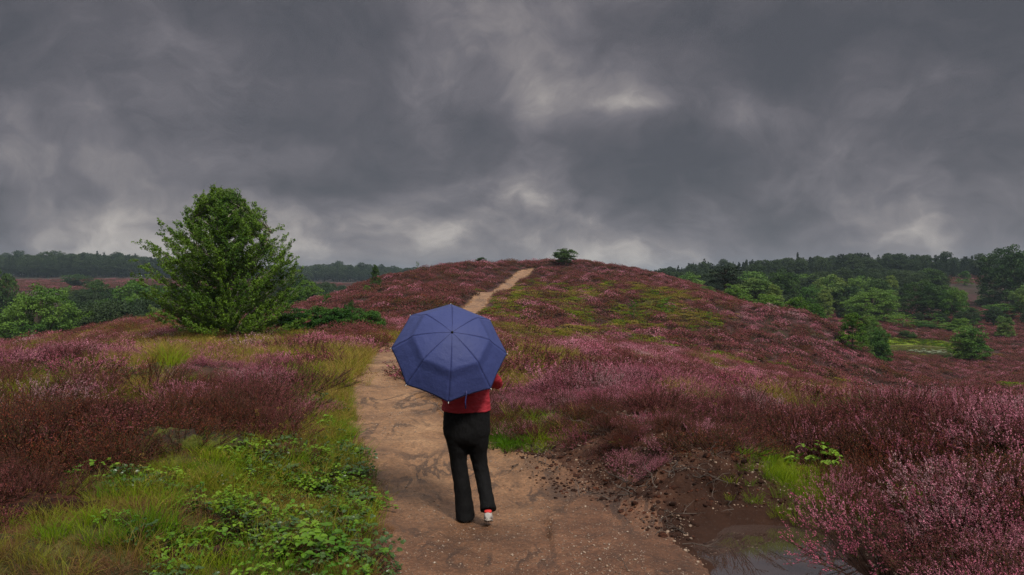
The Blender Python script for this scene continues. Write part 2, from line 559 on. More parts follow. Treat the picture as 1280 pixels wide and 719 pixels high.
def ground_col(t, pos):
    n = t.noise(pos, 3.1, 5)
    soil = t.ramp(n, [(.3, (.030, .018, .013)), (.5, (.055, .032, .022)), (.7, (.095, .056, .036))])
    moss = t.ramp(t.noise(pos, 5, 4), [(.3, (.024, .022, .010)), (.55, (.060, .060, .016)), (.75, (.13, .10, .035))])
    c = t.mix(attr(t, 'grassy'), soil, moss)
    n2 = t.noise(pos, .35, 6, .62)
    n3 = t.noise(pos, 2.4, 4, .6)
    heath = t.ramp(t.math('ADD', t.math('MULTIPLY', n2, .6), t.math('MULTIPLY', n3, .4)),
                   [(.34, (.038, .038, .012)), (.46, (.030, .018, .014)), (.55, (.050, .022, .022)), (.68, (.085, .040, .045))])
    c = t.mix(attr(t, 'heathy'), c, heath)
    meadow = t.ramp(t.noise(pos, .05, 6), [(.35, (.020, .026, .014)), (.48, (.034, .028, .022)), (.56, (.050, .033, .031)), (.68, (.028, .036, .018))])
    c = t.mix(attr(t, 'far_field'), c, meadow)
    c = t.mix(attr(t, 'pathy'), c, path_col(t, pos))
    peat = t.ramp(t.noise(pos, 4.5, 6, .65), [(.32, (.020, .010, .007)), (.5, (.052, .025, .017)), (.68, (.120, .058, .036))])
    peat = t.mix(t.smooth(t.noise(pos, 38, 2), .66, .70), peat, (.24, .19, .16))
    c = t.mix(attr(t, 'soily'), c, peat)
    c = t.mix(t.math('MULTIPLY', attr(t, 'wet'), .9), c, (.026, .012, .008))
    return t.mix(attr(t, 'bright'), c, t.ramp(t.noise(pos, 1.1, 4), [(.35, (.11, .19, .012)), (.65, (.22, .30, .02))]))


M['ground'] = mat('heath_soil', ground_col, .85, .1, bump=lambda t, p: (t.noise(p, 14, 6, .65), .7, .05))


M['path'] = mat('sandy_path', path_col, lambda t, p: t.math('ADD', t.math('MULTIPLY', t.noise(p, 2, 4), -.5), .85), .35,
                bump=lambda t, p: (t.math('ADD', t.noise(p, 11, 6, .7), t.math('MULTIPLY', t.noise(p, 60, 3), .5)), .9, .035))
M['stone'] = mat('stone', two_tone((.10, .060, .040), (.22, .150, .105), 9, (.40, .34, .29)), .45, .4)
M['puddle'] = mat('muddy_water', lambda t, p: t.ramp(t.noise(p, 1.5, 2), [(.3, (.040, .024, .019)), (.7, (.058, .040, .036))]), .012, .9)
for nd in M['puddle'].node_tree.nodes:
    if nd.type == 'BSDF_PRINCIPLED': nd.inputs['IOR'].default_value = 3.0
M['pond'] = mat('pond_water', lambda t, p: t.ramp(t.noise(p, .3, 2), [(.35, (.050, .045, .022)), (.65, (.075, .060, .032))]), .06, .6)
M['lily'] = mat('lily_pads', lambda t, p: t.ramp(t.noise(p, 3, 3), [(.35, (.10, .14, .06)), (.65, (.24, .28, .19))]), .4)
M['peat'] = mat('peat', lambda t, p: t.ramp(t.noise(t.vec('MULTIPLY', p, (1.0, 5, 5)), 3, 6, .65), [(.32, (.012, .007, .006)), (.52, (.035, .015, .010)), (.70, (.13, .042, .022))]), .8, .1,
                bump=lambda t, p: (t.noise(t.vec('MULTIPLY', p, (1.0, 4, 4)), 7, 6, .7), 1.0, .04))
M['moss'] = mat('mossy_peat', lambda t, p: t.mix(t.smooth(t.noise(p, 5, 4), .42, .58), (.030, .020, .013), (.075, .085, .012)), .8, .2,
                bump=lambda t, p: (t.noise(p, 18, 6, .7), 1.0, .04))
M['twig'] = mat('dead_twig', two_tone((.030, .022, .018), (.085, .062, .050), 4), .6)

# ------------------------------------------------------------------ ground, path and water
def build_terrain():
    NY, NX = 720, 620
    s = np.linspace(0, 1, NY)
    Yk = np.array([0, .05, .42, .66, .84, .94, 1.0]); Yv = np.array([-6, 2.6, 10, 30, 125, 420, 2600])
    # log-ish spacing, fine where the ground is close
    Y = np.interp(s, Yk, np.log(Yv + 8)); Y = np.exp(Y) - 8
    t = np.linspace(-1, 1, NX); t = t * .75 + .25 * t ** 3
    xx = t[None] * (7 + 1.05 * np.maximum(Y, 0)[:, None]); yy = np.broadcast_to(Y[:, None], xx.shape)
    zz = terrain(xx, yy)
    v = np.stack([xx, yy, zz], -1).reshape(-1, 3)
    i = (np.arange(NY - 1)[:, None] * NX + np.arange(NX - 1)[None]).ravel()
    q = np.stack([i, i + 1, i + 1 + NX, i + NX], 1)
    cxy = v[q].mean(1)
    onp = (path_dist(cxy[:, 0], cxy[:, 1]) > 0) & (cxy[:, 1] < 122)
    x = v[:, 0]; y = v[:, 1]
    at = {}
    at['grassy'] = np.clip(grass_near(x, y) + hill_grass(x, y), 0, 1)
    at['heathy'] = sstep(y, 14, 60) * (1 - np.clip(hill_grass(x, y), 0, 1)) * (1 - np.clip(grass_near(x, y), 0, 1))
    at['far_field'] = sstep(y, 190, 260) * .8
    at['reddish'] = np.clip(sstep(-y, -9.5, -5.5) * .85 + sstep(x, -.3, 1.2) * .5 * sstep(-y, -14, -8) + soil_mask(x, y) * .5, 0, 1)
    at['pathy'] = sstep(path_dist(x, y), -.34, .02)
    at['soily'] = np.clip(sstep(soil_mask(x, y), .2, .45) * sstep(-y, -14, -10), 0, 1)
    at['wet'] = np.where(y < 9, 1 - sstep(puddle(x, y), 1.05, 1.5), 0)
    at['bright'] = np.clip(pond_moss(x, y), 0, 1)
    for name, sel, mt in (('ground', ~onp, M['ground']), ('path', onp, M['path'])):
        qq = q[sel]
        used, inv = np.unique(qq.ravel(), return_inverse=True)
        mb = MB(); mb.quads(v[used], inv.reshape(-1, 4), 0)
        me = bpy.data.meshes.new(name)
        o = mb.build(name, mt, None, True)
        for k, a in at.items():
            la = o.data.attributes.new(k, 'FLOAT', 'POINT')
            la.data.foreach_set('value', a[used].astype(np.float32))
        tag(o, {'ground': 'rolling heath ground of dark peaty soil under the heather', 'path': 'sandy brown footpath winding from the foreground up over the hill'}[name], {'ground': 'ground', 'path': 'path'}[name], kind='structure')


_GB = (np.array([-7, 4.9, 6, 7.3, 8, 9, 11, 13, 18, 24]), np.array([-8, -4.6, -3.35, -3.55, -3.1, -2.9, -3.45, -3.5, -4.0, -4.6]))


def gap(x, y):
    """openings in the heather where grass grows"""
    return 1 - sstep(fbm(x * .62 + 31, y * .42 + 12, 3) + .10 * (blob(x, y, 4, 7, 3, 3) > .4), .39, .47)


def grass_near(x, y):
    """grassy ground: the strip left of the path, tufts on the right, yellow flats behind"""
    b = np.interp(y, *_GB)
    nz = (fbm(x * .9, y * .9, 4) - .5) * 1.5
    m = sstep(x - b + nz, -.2, .5) * (x < np.interp(y, _PY, _PL) + .3) * sstep(-y, -20, -15)
    m = m + blob(x, y, .02, 9.7, .42, .75) + .6 * blob(x, y, .75, 9.6, .3, .3) + 1.1 * blob(x, y, 2.85, 7.9, .36, .95) + .9 * blob(x, y, 2.60, 7.25, .42, .35)
    m = m + .9 * blob(x, y, .5, 17, 1.6, 2.6) + .8 * blob(x, y, .4, 26, 1.6, 5) + 1.2 * blob(x, y, -4.9, 18.0, 1.6, 2.4) + .9 * blob(x, y, -6.6, 17, 1.4, 2.6) + .8 * blob(x, y, -9, 20, 2.2, 2)
    m = m + 1.0 * blob(x, y, -22, 36, 5, 5) * (fbm(x * .5, y * .5, 3) > .42) + 1.1 * blob(x, y, -8.5, 26.5, 5, 1.8) + .9 * blob(x, y, -10.5, 23, 3.5, 1.6) + .8 * blob(x, y, -14, 30, 4, 2)
    m = m + .9 * gap(x, y) * sstep(y, 4, 7) * sstep(-y, -60, -40) * (soil_mask(x, y) < .18) * (puddle(x, y) > 1.6)
    return np.clip(m, 0, 1)


def hill_grass(x, y):
    reg = blob(x, y, 5, 72, 9, 26) + .8 * blob(x, y, 1.5, 42, 2.0, 10) + .55 * blob(x, y, 16, 74, 9, 14) + .5 * blob(x, y, 48, 62, 10, 14) + .35 * blob(x, y, 58, 90, 14, 10) + .3 * blob(x, y, -18, 66, 5, 6)
    n = fbm(x * .42 + 3, y * .16 + 11, 4)
    return sstep(reg * (n - .10), .165, .29) * (path_dist(x, y) < -.6)


def pond_moss(x, y):
    po = pond(x, y)
    ring = np.exp(-((po - 1.28) / .22) ** 2) * np.clip(.35 + 1.2 * sstep(y, 108, 116) + blob(x, y, 53.5, 103, 2.5, 3.5) * 1.2 - .8 * sstep(x, 66, 69), 0, 1.2)
    return np.clip(ring + .8 * blob(x, y, 53.2, 101, 2.2, 2.2) + .7 * blob(x, y, 44, 66, 2.5, 3), 0, 1)


build_terrain()


def water(name, f, cx, cy, hx, hy, z, mt, label, cat):
    n = 48
    a = np.linspace(0, 2 * np.pi, n, endpoint=False)
    mb = MB()
    rr = np.linspace(0, 1, 9)
    v = np.stack([cx + rr[:, None] * hx * np.cos(a), cy + rr[:, None] * hy * np.sin(a), np.full((9, n), z)], -1).reshape(-1, 3)
    i = np.arange(8)[:, None] * n; j = np.arange(n)[None]; j2 = (j + 1) % n
    mb.quads(v, np.stack([i + j, i + j2, i + n + j2, i + n + j], -1).reshape(-1, 4))
    return tag(mb.build(name, mt, None, True), label, cat, kind='structure')


water('puddle', puddle, 2.15, 5.8, 1.2, 1.95, -.004, M['puddle'], 'brown muddy puddle beside the path below the eroded bank', 'puddle')
water('pond', pond, 59.8, 111, 11, 12, -8.10, M['pond'], 'small dark pond in the valley on the right', 'pond')

# ------------------------------------------------------------------ scatter (only for what nobody could count)
def scatter(name, protos, pts, idx, scl, rot, label, cat):
    """one stuff object: points carrying copies of small plant meshes"""
    me = bpy.data.meshes.new(name)
    me.vertices.add(len(pts)); me.vertices.foreach_set('co', np.asarray(pts, np.float32).ravel())
    a = me.attributes.new('idx', 'INT', 'POINT'); a.data.foreach_set('value', np.asarray(idx, np.int32))
    a = me.attributes.new('scl', 'FLOAT_VECTOR', 'POINT')
    s = np.asarray(scl, np.float32)
    if s.ndim == 1: s = np.stack([s, s, s], 1)
    a.data.foreach_set('vector', s.ravel())
    a = me.attributes.new('rot', 'FLOAT_VECTOR', 'POINT'); a.data.foreach_set('vector', np.asarray(rot, np.float32).ravel())
    o = bpy.data.objects.new(name, me)
    col.objects.link(o)
    ng = bpy.data.node_groups.new(name, 'GeometryNodeTree')
    ng.interface.new_socket('Geometry', in_out='INPUT', socket_type='NodeSocketGeometry')
    ng.interface.new_socket('Geometry', in_out='OUTPUT', socket_type='NodeSocketGeometry')
    N = ng.nodes; L = ng.links
    gi = N.new('NodeGroupInput'); go = N.new('NodeGroupOutput'); jn = N.new('GeometryNodeJoinGeometry')

    def named(nm, ty):
        x = N.new('GeometryNodeInputNamedAttribute'); x.data_type = ty; x.inputs[0].default_value = nm
        return x.outputs[0]
    i_ = named('idx', 'INT'); s_ = named('scl', 'FLOAT_VECTOR'); r_ = named('rot', 'FLOAT_VECTOR')
    for k, me_p in enumerate(protos):
        po = bpy.data.objects.new(me_p.name, me_p)      # source of the copies, never linked to the scene
        oi = N.new('GeometryNodeObjectInfo'); oi.inputs['Object'].default_value = po
        cmp_ = N.new('FunctionNodeCompare'); cmp_.data_type = 'INT'; cmp_.operation = 'EQUAL'
        L.new(i_, cmp_.inputs[2]); cmp_.inputs[3].default_value = k
        ip = N.new('GeometryNodeInstanceOnPoints')
        L.new(gi.outputs[0], ip.inputs['Points']); L.new(cmp_.outputs[0], ip.inputs['Selection'])
        L.new(oi.outputs['Geometry'], ip.inputs['Instance']); L.new(r_, ip.inputs['Rotation']); L.new(s_, ip.inputs['Scale'])
        L.new(ip.outputs[0], jn.inputs[0])
    L.new(jn.outputs[0], go.inputs[0])
    md = o.modifiers.new('scatter', 'NODES'); md.node_group = ng
    return tag(o, label, cat, kind='stuff')


def field(n, y0, y1, margin=1.12, extra=1.5, r=rng, jit=None):
    """random spots over the ground in view and a strip either side, even per square metre"""
    yw = np.linspace(y0, y1, 400); wd = extra + margin * .667 * np.maximum(yw, 0)
    cdf = np.cumsum(wd); cdf /= cdf[-1]
    y = np.interp(r.random(n), np.r_[0, cdf], np.r_[y0, yw])
    x = (r.random(n) * 2 - 1) * (extra + margin * .667 * np.maximum(y, 0))
    return x, y


def spin(n, tilt=.15, r=rng):
    return np.stack([r.normal(0, tilt, n), r.normal(0, tilt, n), r.random(n) * 2 * np.pi], 1)


# --- plant meshes
def heather_mesh(name, seed, flower, nst=62, nsp=6, rad=.33, h=.40, fl=10, lf=6, fs=.0085, twigs=0):
    r = np.random.default_rng(seed)
    mb = MB()
    az = r.random(nst) * 2 * np.pi; tl = np.abs(r.random(nst)) ** .6 * R(74)
    lean = np.array([r.normal(0, .12), r.normal(0, .12), 0])
    dr = np.stack([np.sin(tl) * np.cos(az), np.sin(tl) * np.sin(az), np.cos(tl)], 1) + lean
    L = h * r.uniform(.72, 1.1, nst) * (1 + .15 * np.sin(tl)) * (.86 + .28 * vnoise(az * 1.1 + seed, tl * 3))
    b = np.stack([np.cos(az), np.sin(az), az * 0], 1) * ((tl / R(74))[:, None] * rad * .7); b[:, 2] = -.03
    up = np.array([0, 0, 1.0])

    def at(k, t):
        return b[k] + dr[k] * (L[k] * t)[:, None] + up * (.05 * t * t)[:, None]
    al = np.arange(nst)
    ribbons(mb, b, at(al, np.full(nst, .5)), at(al, np.full(nst, .95)), .007, .003, 0, r)
    k = np.repeat(al, nsp); n = len(k)
    t0 = r.uniform(.35, .92, n)
    p0 = at(k, t0)
    sd_ = unit(dr[k] + r.normal(0, .48, (n, 3)) + up * .35)
    sl = h * r.uniform(.22, .50, n)
    p1 = p0 + sd_ * (sl * .5)[:, None]; p2 = p0 + sd_ * sl[:, None] + up * (sl * .12)[:, None]
    ribbons(mb, p0, p1, p2, .0036, .002, 0, r)

    def along(m, lo, hi, off):
        kk = np.repeat(np.arange(n), m); t = r.uniform(lo, hi, len(kk))[:, None]
        c = p0[kk] * (1 - t) ** 2 + 2 * p1[kk] * t * (1 - t) + p2[kk] * t * t
        return c + rnd_unit(len(kk), r) * off, sd_[kk]
    c, t_ = along(fl, .40, 1.02, fs * .6)
    leaf_quads(mb, c, r.uniform(.9, 1.6, len(c)) * fs, r.uniform(.5, .85, len(c)) * fs, 2, r, tdir=t_)
    c, t_ = along(lf, .0, .7, .006)
    leaf_quads(mb, c, r.uniform(.8, 1.5, len(c)) * fs * 1.3, fs * .45, 1, r, tdir=t_)
    return mb.mesh(name, [M['heath_stem'], M['heath_leaf'], flower])


def clump_mesh(name, seed, flower, n=300, rad=.55, h=.38, fs=.05, share=.62):
    r = np.random.default_rng(seed)
    mb = MB()
    az = r.random(n) * 2 * np.pi; rr = np.sqrt(r.random(n)) * rad * r.uniform(.8, 1.1, n)
    lump = .72 + .5 * vnoise(np.cos(az) * rr * 5 + seed, np.sin(az) * rr * 5)
    z = h * lump * (1 - (rr / rad) ** 2 * .85) * r.uniform(.72, 1.08, n)
    c = np.stack([rr * np.cos(az), rr * np.sin(az), z], 1)
    f = r.random(n) < share
    td = unit(c * np.array([1, 1, .6]) + np.array([0, 0, .35]))
    leaf_quads(mb, c[f], r.uniform(.8, 1.7, f.sum()) * fs, fs * .5, 2, r, tdir=td[f])
    g = ~f; c2 = c[g] * np.array([1, 1, .85])
    leaf_quads(mb, c2, r.uniform(.8, 1.6, g.sum()) * fs, fs * .5, 1, r, tdir=td[g])
    m = n // 2
    az = r.random(m) * 2 * np.pi; rr = np.sqrt(r.random(m)) * rad * .95
    c = np.stack([rr * np.cos(az), rr * np.sin(az), r.random(m) * h * .5 * (1 - (rr / rad) ** 2)], 1)
    leaf_quads(mb, c, fs * 1.5, fs * .9, 0, r)
    return mb.mesh(name, [M['heath_stem'], M['heath_leaf'], flower])


def grass_mesh(name, seed, mt, n=46, h=.24, rad=.09, wd=.0045, droop=.5, seeds=0, smt=None):
    r = np.random.default_rng(seed)
    mb = MB()
    az = r.random(n) * 2 * np.pi; b = np.stack([np.cos(az), np.sin(az), az * 0], 1) * (np.sqrt(r.random(n)) * rad)[:, None]; b[:, 2] = -.02
    a2 = az + r.normal(0, .7, n); tl = np.abs(r.normal(0, .45, n)) + .08
    L = h * r.uniform(.55, 1.15, n)
    dr = np.stack([np.sin(tl) * np.cos(a2), np.sin(tl) * np.sin(a2), np.cos(tl)], 1)
    p1 = b + dr * (L * .55)[:, None]
    out = np.stack([np.cos(a2), np.sin(a2), a2 * 0], 1)
    p2 = p1 + unit(dr + out * droop * r.uniform(.2, 1.6, n)[:, None]) * (L * .5)[:, None]
    p2[:, 2] -= L * .12 * droop
    ribbons(mb, b, p1, p2, wd, wd * .2, 0, r)
    if seeds:
        k = np.repeat(np.arange(0, n, 3), seeds)
        c = p2[k] + r.normal(0, .012, (len(k), 3)) + np.array([0, 0, .01])
        leaf_quads(mb, c, .012, .005, 1, r)
    return mb.mesh(name, [mt, smt or mt])


def bramble_mesh(name, seed, mts, n=34, rad=.24, h=.22, ls=.055):
    r = np.random.default_rng(seed)
    mb = MB()
    az = r.random(n) * 2 * np.pi; rr = np.sqrt(r.random(n)) * rad
    tip = np.stack([np.cos(az) * rr, np.sin(az) * rr, h * r.uniform(.25, 1.05, n) * (1 - .5 * (rr / rad) ** 2)], 1)
    base = tip * np.array([.25, .25, 0]); mid = (base + tip) * .5 + np.array([0, 0, .03])
    ribbons(mb, base, mid, tip, .004, .0025, 1, r)
    for k in range(3):
        a = az + (k - 1) * 1.25 + r.normal(0, .2, n)
        d_ = np.stack([np.cos(a), np.sin(a), r.normal(-.05, .22, n)], 1); d_ = unit(d_)
        L = ls * r.uniform(.7, 1.2, n) * (1.15 if k == 1 else .9)
        s = unit(np.cross(d_, np.array([0, 0, 1.0]) + r.normal(0, .25, (n, 3)))); up = np.cross(s, d_)
        W = L * .40
        p = tip; e = lambda t: p + d_ * (L * t)[:, None]
        f = up * (L * .10)[:, None]
        # two folded halves per leaflet, four quads with a pointed tip
        vs = np.stack([p, e(.35) + s * W[:, None] + f, e(.45), e(.35) - s * W[:, None] + f, e(.72) + s * (W * .72)[:, None] + f * .8, e(.72) - s * (W * .72)[:, None] + f * .8, e(1.0) - f * .6], 1)
        i = np.arange(n)[:, None] * 7
        q = np.concatenate([i + np.array([0, 1, 2, 2]), i + np.array([0, 2, 2, 3]), i + np.array([1, 4, 6, 2]), i + np.array([2, 6, 5, 3])])
        tri = np.concatenate([i + np.array([1, 4, 6, 2]), i + np.array([2, 6, 5, 3])])
        vs2 = np.stack([p, e(.35) + s * W[:, None] + f, e(.40), e(.35) - s * W[:, None] + f, e(.72) + s * (W * .72)[:, None] + f * .8, e(.72) - s * (W * .72)[:, None] + f * .8, e(1.0) - f * .6, (p + e(.35)) * .5 + s * (W * .6)[:, None] + f * .6, (p + e(.35)) * .5 - s * (W * .6)[:, None] + f * .6], 1)
        j = np.arange(n)[:, None] * 9
        q2 = np.concatenate([j + np.array([0, 7, 1, 2]), j + np.array([0, 2, 3, 8]), j + np.array([2, 1, 4, 6]), j + np.array([2, 6, 5, 3])])
        mb.quads(vs2, q2, 0)
    return mb.mesh(name, mts)


def stone_mesh(name, seed, mt):
    bm = bmesh.new()
    bmesh.ops.create_icosphere(bm, subdivisions=2, radius=.5)
    r = random.Random(seed)
    off = [Vector((r.uniform(-1, 1), r.uniform(-1, 1), r.uniform(-1, 1))).normalized() for _ in range(9)]
    for v_ in bm.verts:
        n_ = v_.co.normalized()
        k = 1 + sum(-.18 * max(0, n_.dot(o_) - .55) for o_ in off)
        v_.co = v_.co * k
        v_.co.x *= 1.15; v_.co.z *= .62
    me = bpy.data.meshes.new(name)
    bm.to_mesh(me); bm.free()
    me.materials.append(mt)
    for p in me.polygons: p.use_smooth = True
    return me


NEARK = [('pink', M['flower_pink']), ('dusk', M['flower_dusk']), ('rust', M['flower_rust']), ('pale', M['flower_pale'])]
near_protos = []
for k, (nm, fm) in enumerate(NEARK):
    for sd2 in range(2):
        bare = nm == 'rust'
        near_protos.append(heather_mesh('heather_' + nm, 10 * k + sd2, fm, nst=84, fl=(7 if bare else 15 if nm != 'dusk' else 11), lf=7, h=.29 + .03 * sd2, rad=.36))
mid_protos = []
for k, (nm, fm) in enumerate(NEARK):
    mid_protos.append(heather_mesh('heather_mid_' + nm, 50 + k, fm, nst=44, nsp=5, fl=7, lf=4, fs=.017, rad=.46, h=.31))
far_protos = []
for k, (nm, fm) in enumerate(NEARK):
    far_protos.append(clump_mesh('heather_far_' + nm, 70 + k, fm, share=.6 if nm != 'rust' else .4))


def tone(x, y, r):
    """0 pink, 1 dusky, 2 rusty, 3 pale: which bloom grows where"""
    pinkness = .50 * (fbm(x * .33 + 20, y * .22 + 9, 3) - .5) * 2 + .75 * (fbm(x * .95 + 4, y * .7 + 2, 2) - .5)
    pinkness = pinkness + .06 - .36 * sstep(y, 20, 50)
    # banks in fuller bloom
    for cx_, cy_, rx, ry, a in ((-6.5, 13.0, 3.5, 3.2, .75), (-4.2, 12.3, 1.2, 1.5, .3), (2.3, 12.3, 1.6, 2.0, .7), (4.5, 13, 3, 2.5, .25), (3.7, 8.6, 1.4, 1.2, .15), (3.1, 5.7, .8, .8, .42), (-2.7, 10.6, .7, .9, .4),
                                (5.6, 8.0, 1.6, 1.2, .3), (22, 62, 5, 20, .42), (30, 72, 5, 14, .38), (8, 42, 6, 10, .35), (12, 52, 5, 8, .3), (-10, 25, 4, 3, .3), (-4, 21, 2, 3, .35), (-18, 66, 6, 8, .2),
                                (-2.9, 8.0, 1.2, 1.2, -.5), (4.6, 7.2, 1.8, 1.4, -.50), (4.2, 5.4, .8, .8, -.2), (-5.4, 7.4, 2.2, 1.6, -.5), (-3.6, 7.0, 1.6, 1.0, -.5), (-3.6, 13.8, 1.2, 2.2, -.55), (-4.4, 9.5, 1.8, 1.5, -.4), (2.2, 8.5, 1.0, 1.0, -.6), (4.6, 5.6, .9, .8, -.55), (1.5, 10, 1.0, 1.0, -.2),
                                (-14, 85, 14, 25, -.25), (45, 70, 16, 18, -.30), (26, 40, 8, 10, -.3)):
        pinkness = pinkness + a * blob(x, y, cx_, cy_, rx, ry)
    u = r.random(len(x))
    t = np.where(pinkness + (u - .5) * .5 > .22, 0, 1)
    rust = fbm(x * .5 + 50, y * .4 + 31, 3) + .30 * (blob(x, y, -5.4, 7.4, 2.2, 1.6) + blob(x, y, 2.2, 8.5, 1.2, 1.0) + blob(x, y, 4.6, 5.6, .9, .8))
    t = np.where((t == 1) & (rust + (u - .5) * .3 > .60), 2, t)
    t = np.where((t == 0) & (r.random(len(x)) < .14), 3, t)
    q = r.random(len(x))
    t = np.where((t != 0) & (q < .10) & ~((y < 9.3) & (x < -2)), 0, np.where((t == 0) & (q > .86), 1, t))
    return t


def bare(x, y):
    """where no heather grows"""
    return (path_dist(x, y) > -.25 - .32 * np.clip(y / 40, 0, 1.4)) | (puddle(x, y) < 1.15) | (pond(x, y) < 1.25)


def heath_ok(x, y, r, thin=1.0):
    k = 1 - np.clip(grass_near(x, y), 0, 1) * .97 - np.clip(hill_grass(x, y), 0, 1) * .80 - np.clip(pond_moss(x, y), 0, 1) * 1.2
    k = k * (1 - .85 * gap(x, y) * sstep(-y, -60, -40))
    s = soil_mask(x, y) * np.clip(1.3 - y / 14, 0, 1)
    k = k - sstep(s, .42, .75) * 1.0
    return (~bare(x, y)) & (r.random(len(x)) < k * thin)


r1 = np.random.default_rng(21)
x, y = field(3300, 3.6, 15, 1.35, 2.0, r1)
k = heath_ok(x, y, r1); x, y = x[k], y[k]
tn = tone(x, y, r1)
s = r1.uniform(.7, 1.35, len(x)) * (.5 + 1.0 * fbm(x * .9, y * .9 + 70, 3))
# sparse and low next to the bare bank, so that the soil shows
s = s * np.where(x < -1, .80, .92) * (1 - .45 * np.clip(soil_mask(x, y) * 1.6, 0, 1)) * (1 - .35 * sstep(path_dist(x, y), -.8, -.2))
scatter('heather', near_protos, np.stack([x, y, terrain(x, y) - .02], 1), tn * 2 + r1.integers(0, 2, len(x)), np.stack([s, s, s * r1.uniform(.8, 1.15, len(x))], 1), spin(len(x), .14, r1),
        'dense purple and brown heather covering the banks either side of the path', 'heather')
r1 = np.random.default_rng(26)
x, y = field(5000, 6.5, 14, 1.0, 1.0, r1)
k = (soil_mask(x, y) > .3) & (r1.random(len(x)) < .16 + .5 * sstep(fbm(x * 1.4 + 9, y * 1.4, 3), .5, .6)) & ~bare(x, y) & (puddle(x, y) > 1.5)
x, y = x[k], y[k]
s = r1.uniform(.25, .62, len(x))
scatter('heather', near_protos, np.stack([x, y, terrain(x, y) - .01], 1), np.where(r1.random(len(x)) < .6, 4, np.where(r1.random(len(x)) < .7, 2, 0)), s, spin(len(x), .3, r1), 'stunted reddish heather on the bare bank', 'heather')
r1 = np.random.default_rng(22)
x, y = field(5200, 14.5, 26, 1.25, 4, r1)
k = heath_ok(x, y, r1); x, y = x[k], y[k]
s = r1.uniform(.7, 1.35, len(x)) * (.5 + 1.0 * fbm(x * .8, y * .8 + 70, 3))
scatter('heather', mid_protos, np.stack([x, y, terrain(x, y) - .03], 1), tone(x, y, r1), np.stack([s * 1.1, s * 1.1, s], 1), spin(len(x), .12, r1),
        'heather on the level ground behind the banks', 'heather')
r1 = np.random.default_rng(24)
x, y = field(9500, 24, 47, 1.22, 4, r1)
k = heath_ok(x, y, r1); x, y = x[k], y[k]
s = r1.uniform(.6, 1.5, len(x)) * (.55 + .9 * fbm(x * .8, y * .8 + 70, 3))
clump_protos = [clump_mesh('heather_clump_' + nm, 60 + k, fm, n=900, fs=.024, share=.6 if nm != 'rust' else .4) for k, (nm, fm) in enumerate(NEARK)]
scatter('heather', clump_protos, np.stack([x, y, terrain(x, y) - .04], 1), tone(x, y, r1), np.stack([s * 1.1, s * 1.1, s], 1), spin(len(x), .15, r1),
        'heather clumps at the foot of the hill', 'heather')
r1 = np.random.default_rng(23)
x, y = field(42000, 44, 170, 1.12, 5, r1)
k = heath_ok(x, y, r1); x, y = x[k], y[k]
s = r1.uniform(.6, 1.6, len(x)) * (.58 + .9 * fbm(x * .55, y * .55 + 70, 3))
scatter('heather', far_protos, np.stack([x, y, terrain(x, y) - .04], 1), tone(x, y, r1), np.stack([s * 1.15, s * 1.15, s], 1), spin(len(x), .1, r1),
        'dusky purple heather covering the hill and the valley', 'heather')

r1 = np.random.default_rng(25)
x, y = field(26000, 165, 440, 1.1, 5, r1)
k = (np.abs(x) > .12 * y) & (fbm(x * .05, y * .03 + 3, 3) > .40)
x, y = x[k], y[k]
s = r1.uniform(1.4, 3.6, len(x)) * np.clip(y / 220, .8, 1.6)
scatter('heather', far_protos, np.stack([x, y, terrain(x, y) - .05], 1), np.where(r1.random(len(x)) < .06, 0, np.where(r1.random(len(x)) < .55, 1, 2)), np.stack([s, s, s * .55], 1), spin(len(x), .08, r1),
        'far heather fields below the forest ridges', 'heather')

# --- grass
gp = [grass_mesh('grass_tuft', 1, M['grass']), grass_mesh('grass_tuft', 2, M['grass'], 60, .17, .11), grass_mesh('grass_dry', 3, M['grass_dry'], 40, .26, .08, .003, .7),
      grass_mesh('grass_olive', 4, M['grass_olive'], 46, .22, .1, .004, .6), grass_mesh('grass_dead', 6, M['grass_dead'], 60, .10, .11, .0035, 1.2), grass_mesh('grass_seed', 5, M['grass_olive'], 22, .42, .06, .0025, .4, 14, M['grass_dry'])]
r1 = np.random.default_rng(31)
x, y = field(42000, 3.6, 46, 1.2, 1.5, r1)
x2, y2 = field(16000, 3.6, 12, 1.2, 1.5, r1)
x = np.r_[x, x2]; y = np.r_[y, y2]
gm = grass_near(x, y)
k = (gm > r1.random(len(x)) * .9 + .1) & (path_dist(x, y) < .16 * r1.random(len(x)) - .04) & (puddle(x, y) > .92)
x, y = x[k], y[k]
gn = fbm(x * .8 + 2, y * .8 + 61, 3)
dry = sstep(y, 11, 16) * .5 + gn
u = r1.random(len(x))
lush = blob(x, y, .02, 9.7, .6, 1.0) + blob(x, y, 2.6, 7.2, .8, 1.0) + .5 * blob(x, y, -2.6, 5.2, 1.0, .4)
idx = np.where(lush > .35, np.where(u < .6, 1, 0), np.where(dry > .72, np.where(u < .55, 2, 3), np.where(dry > .52, np.where(u < .4, 3, np.where(u < .55, 2, np.where(u < .60, 5, np.where(u < .85, 4, 0)))), np.where(u < .25, 0, np.where(u < .47, 1, np.where(u < .78, 4, 3))))))
litter = (fbm(x * 1.1 + 7, y * 1.1 + 3, 3) < .44) & (u < .55) & (y < 13) & (lush < .5)
idx = np.where(litter, 4, idx)
s = r1.uniform(.6, 1.25, len(x)) * (.6 + .8 * fbm(x * 1.3, y * 1.3, 2)) * np.where(y > 13, 1.6, .85)
scatter('grass', gp, np.stack([x, y, terrain(x, y)], 1), idx, s, spin(len(x), .1, r1), 'green and straw coloured grass growing beside the path', 'grass')
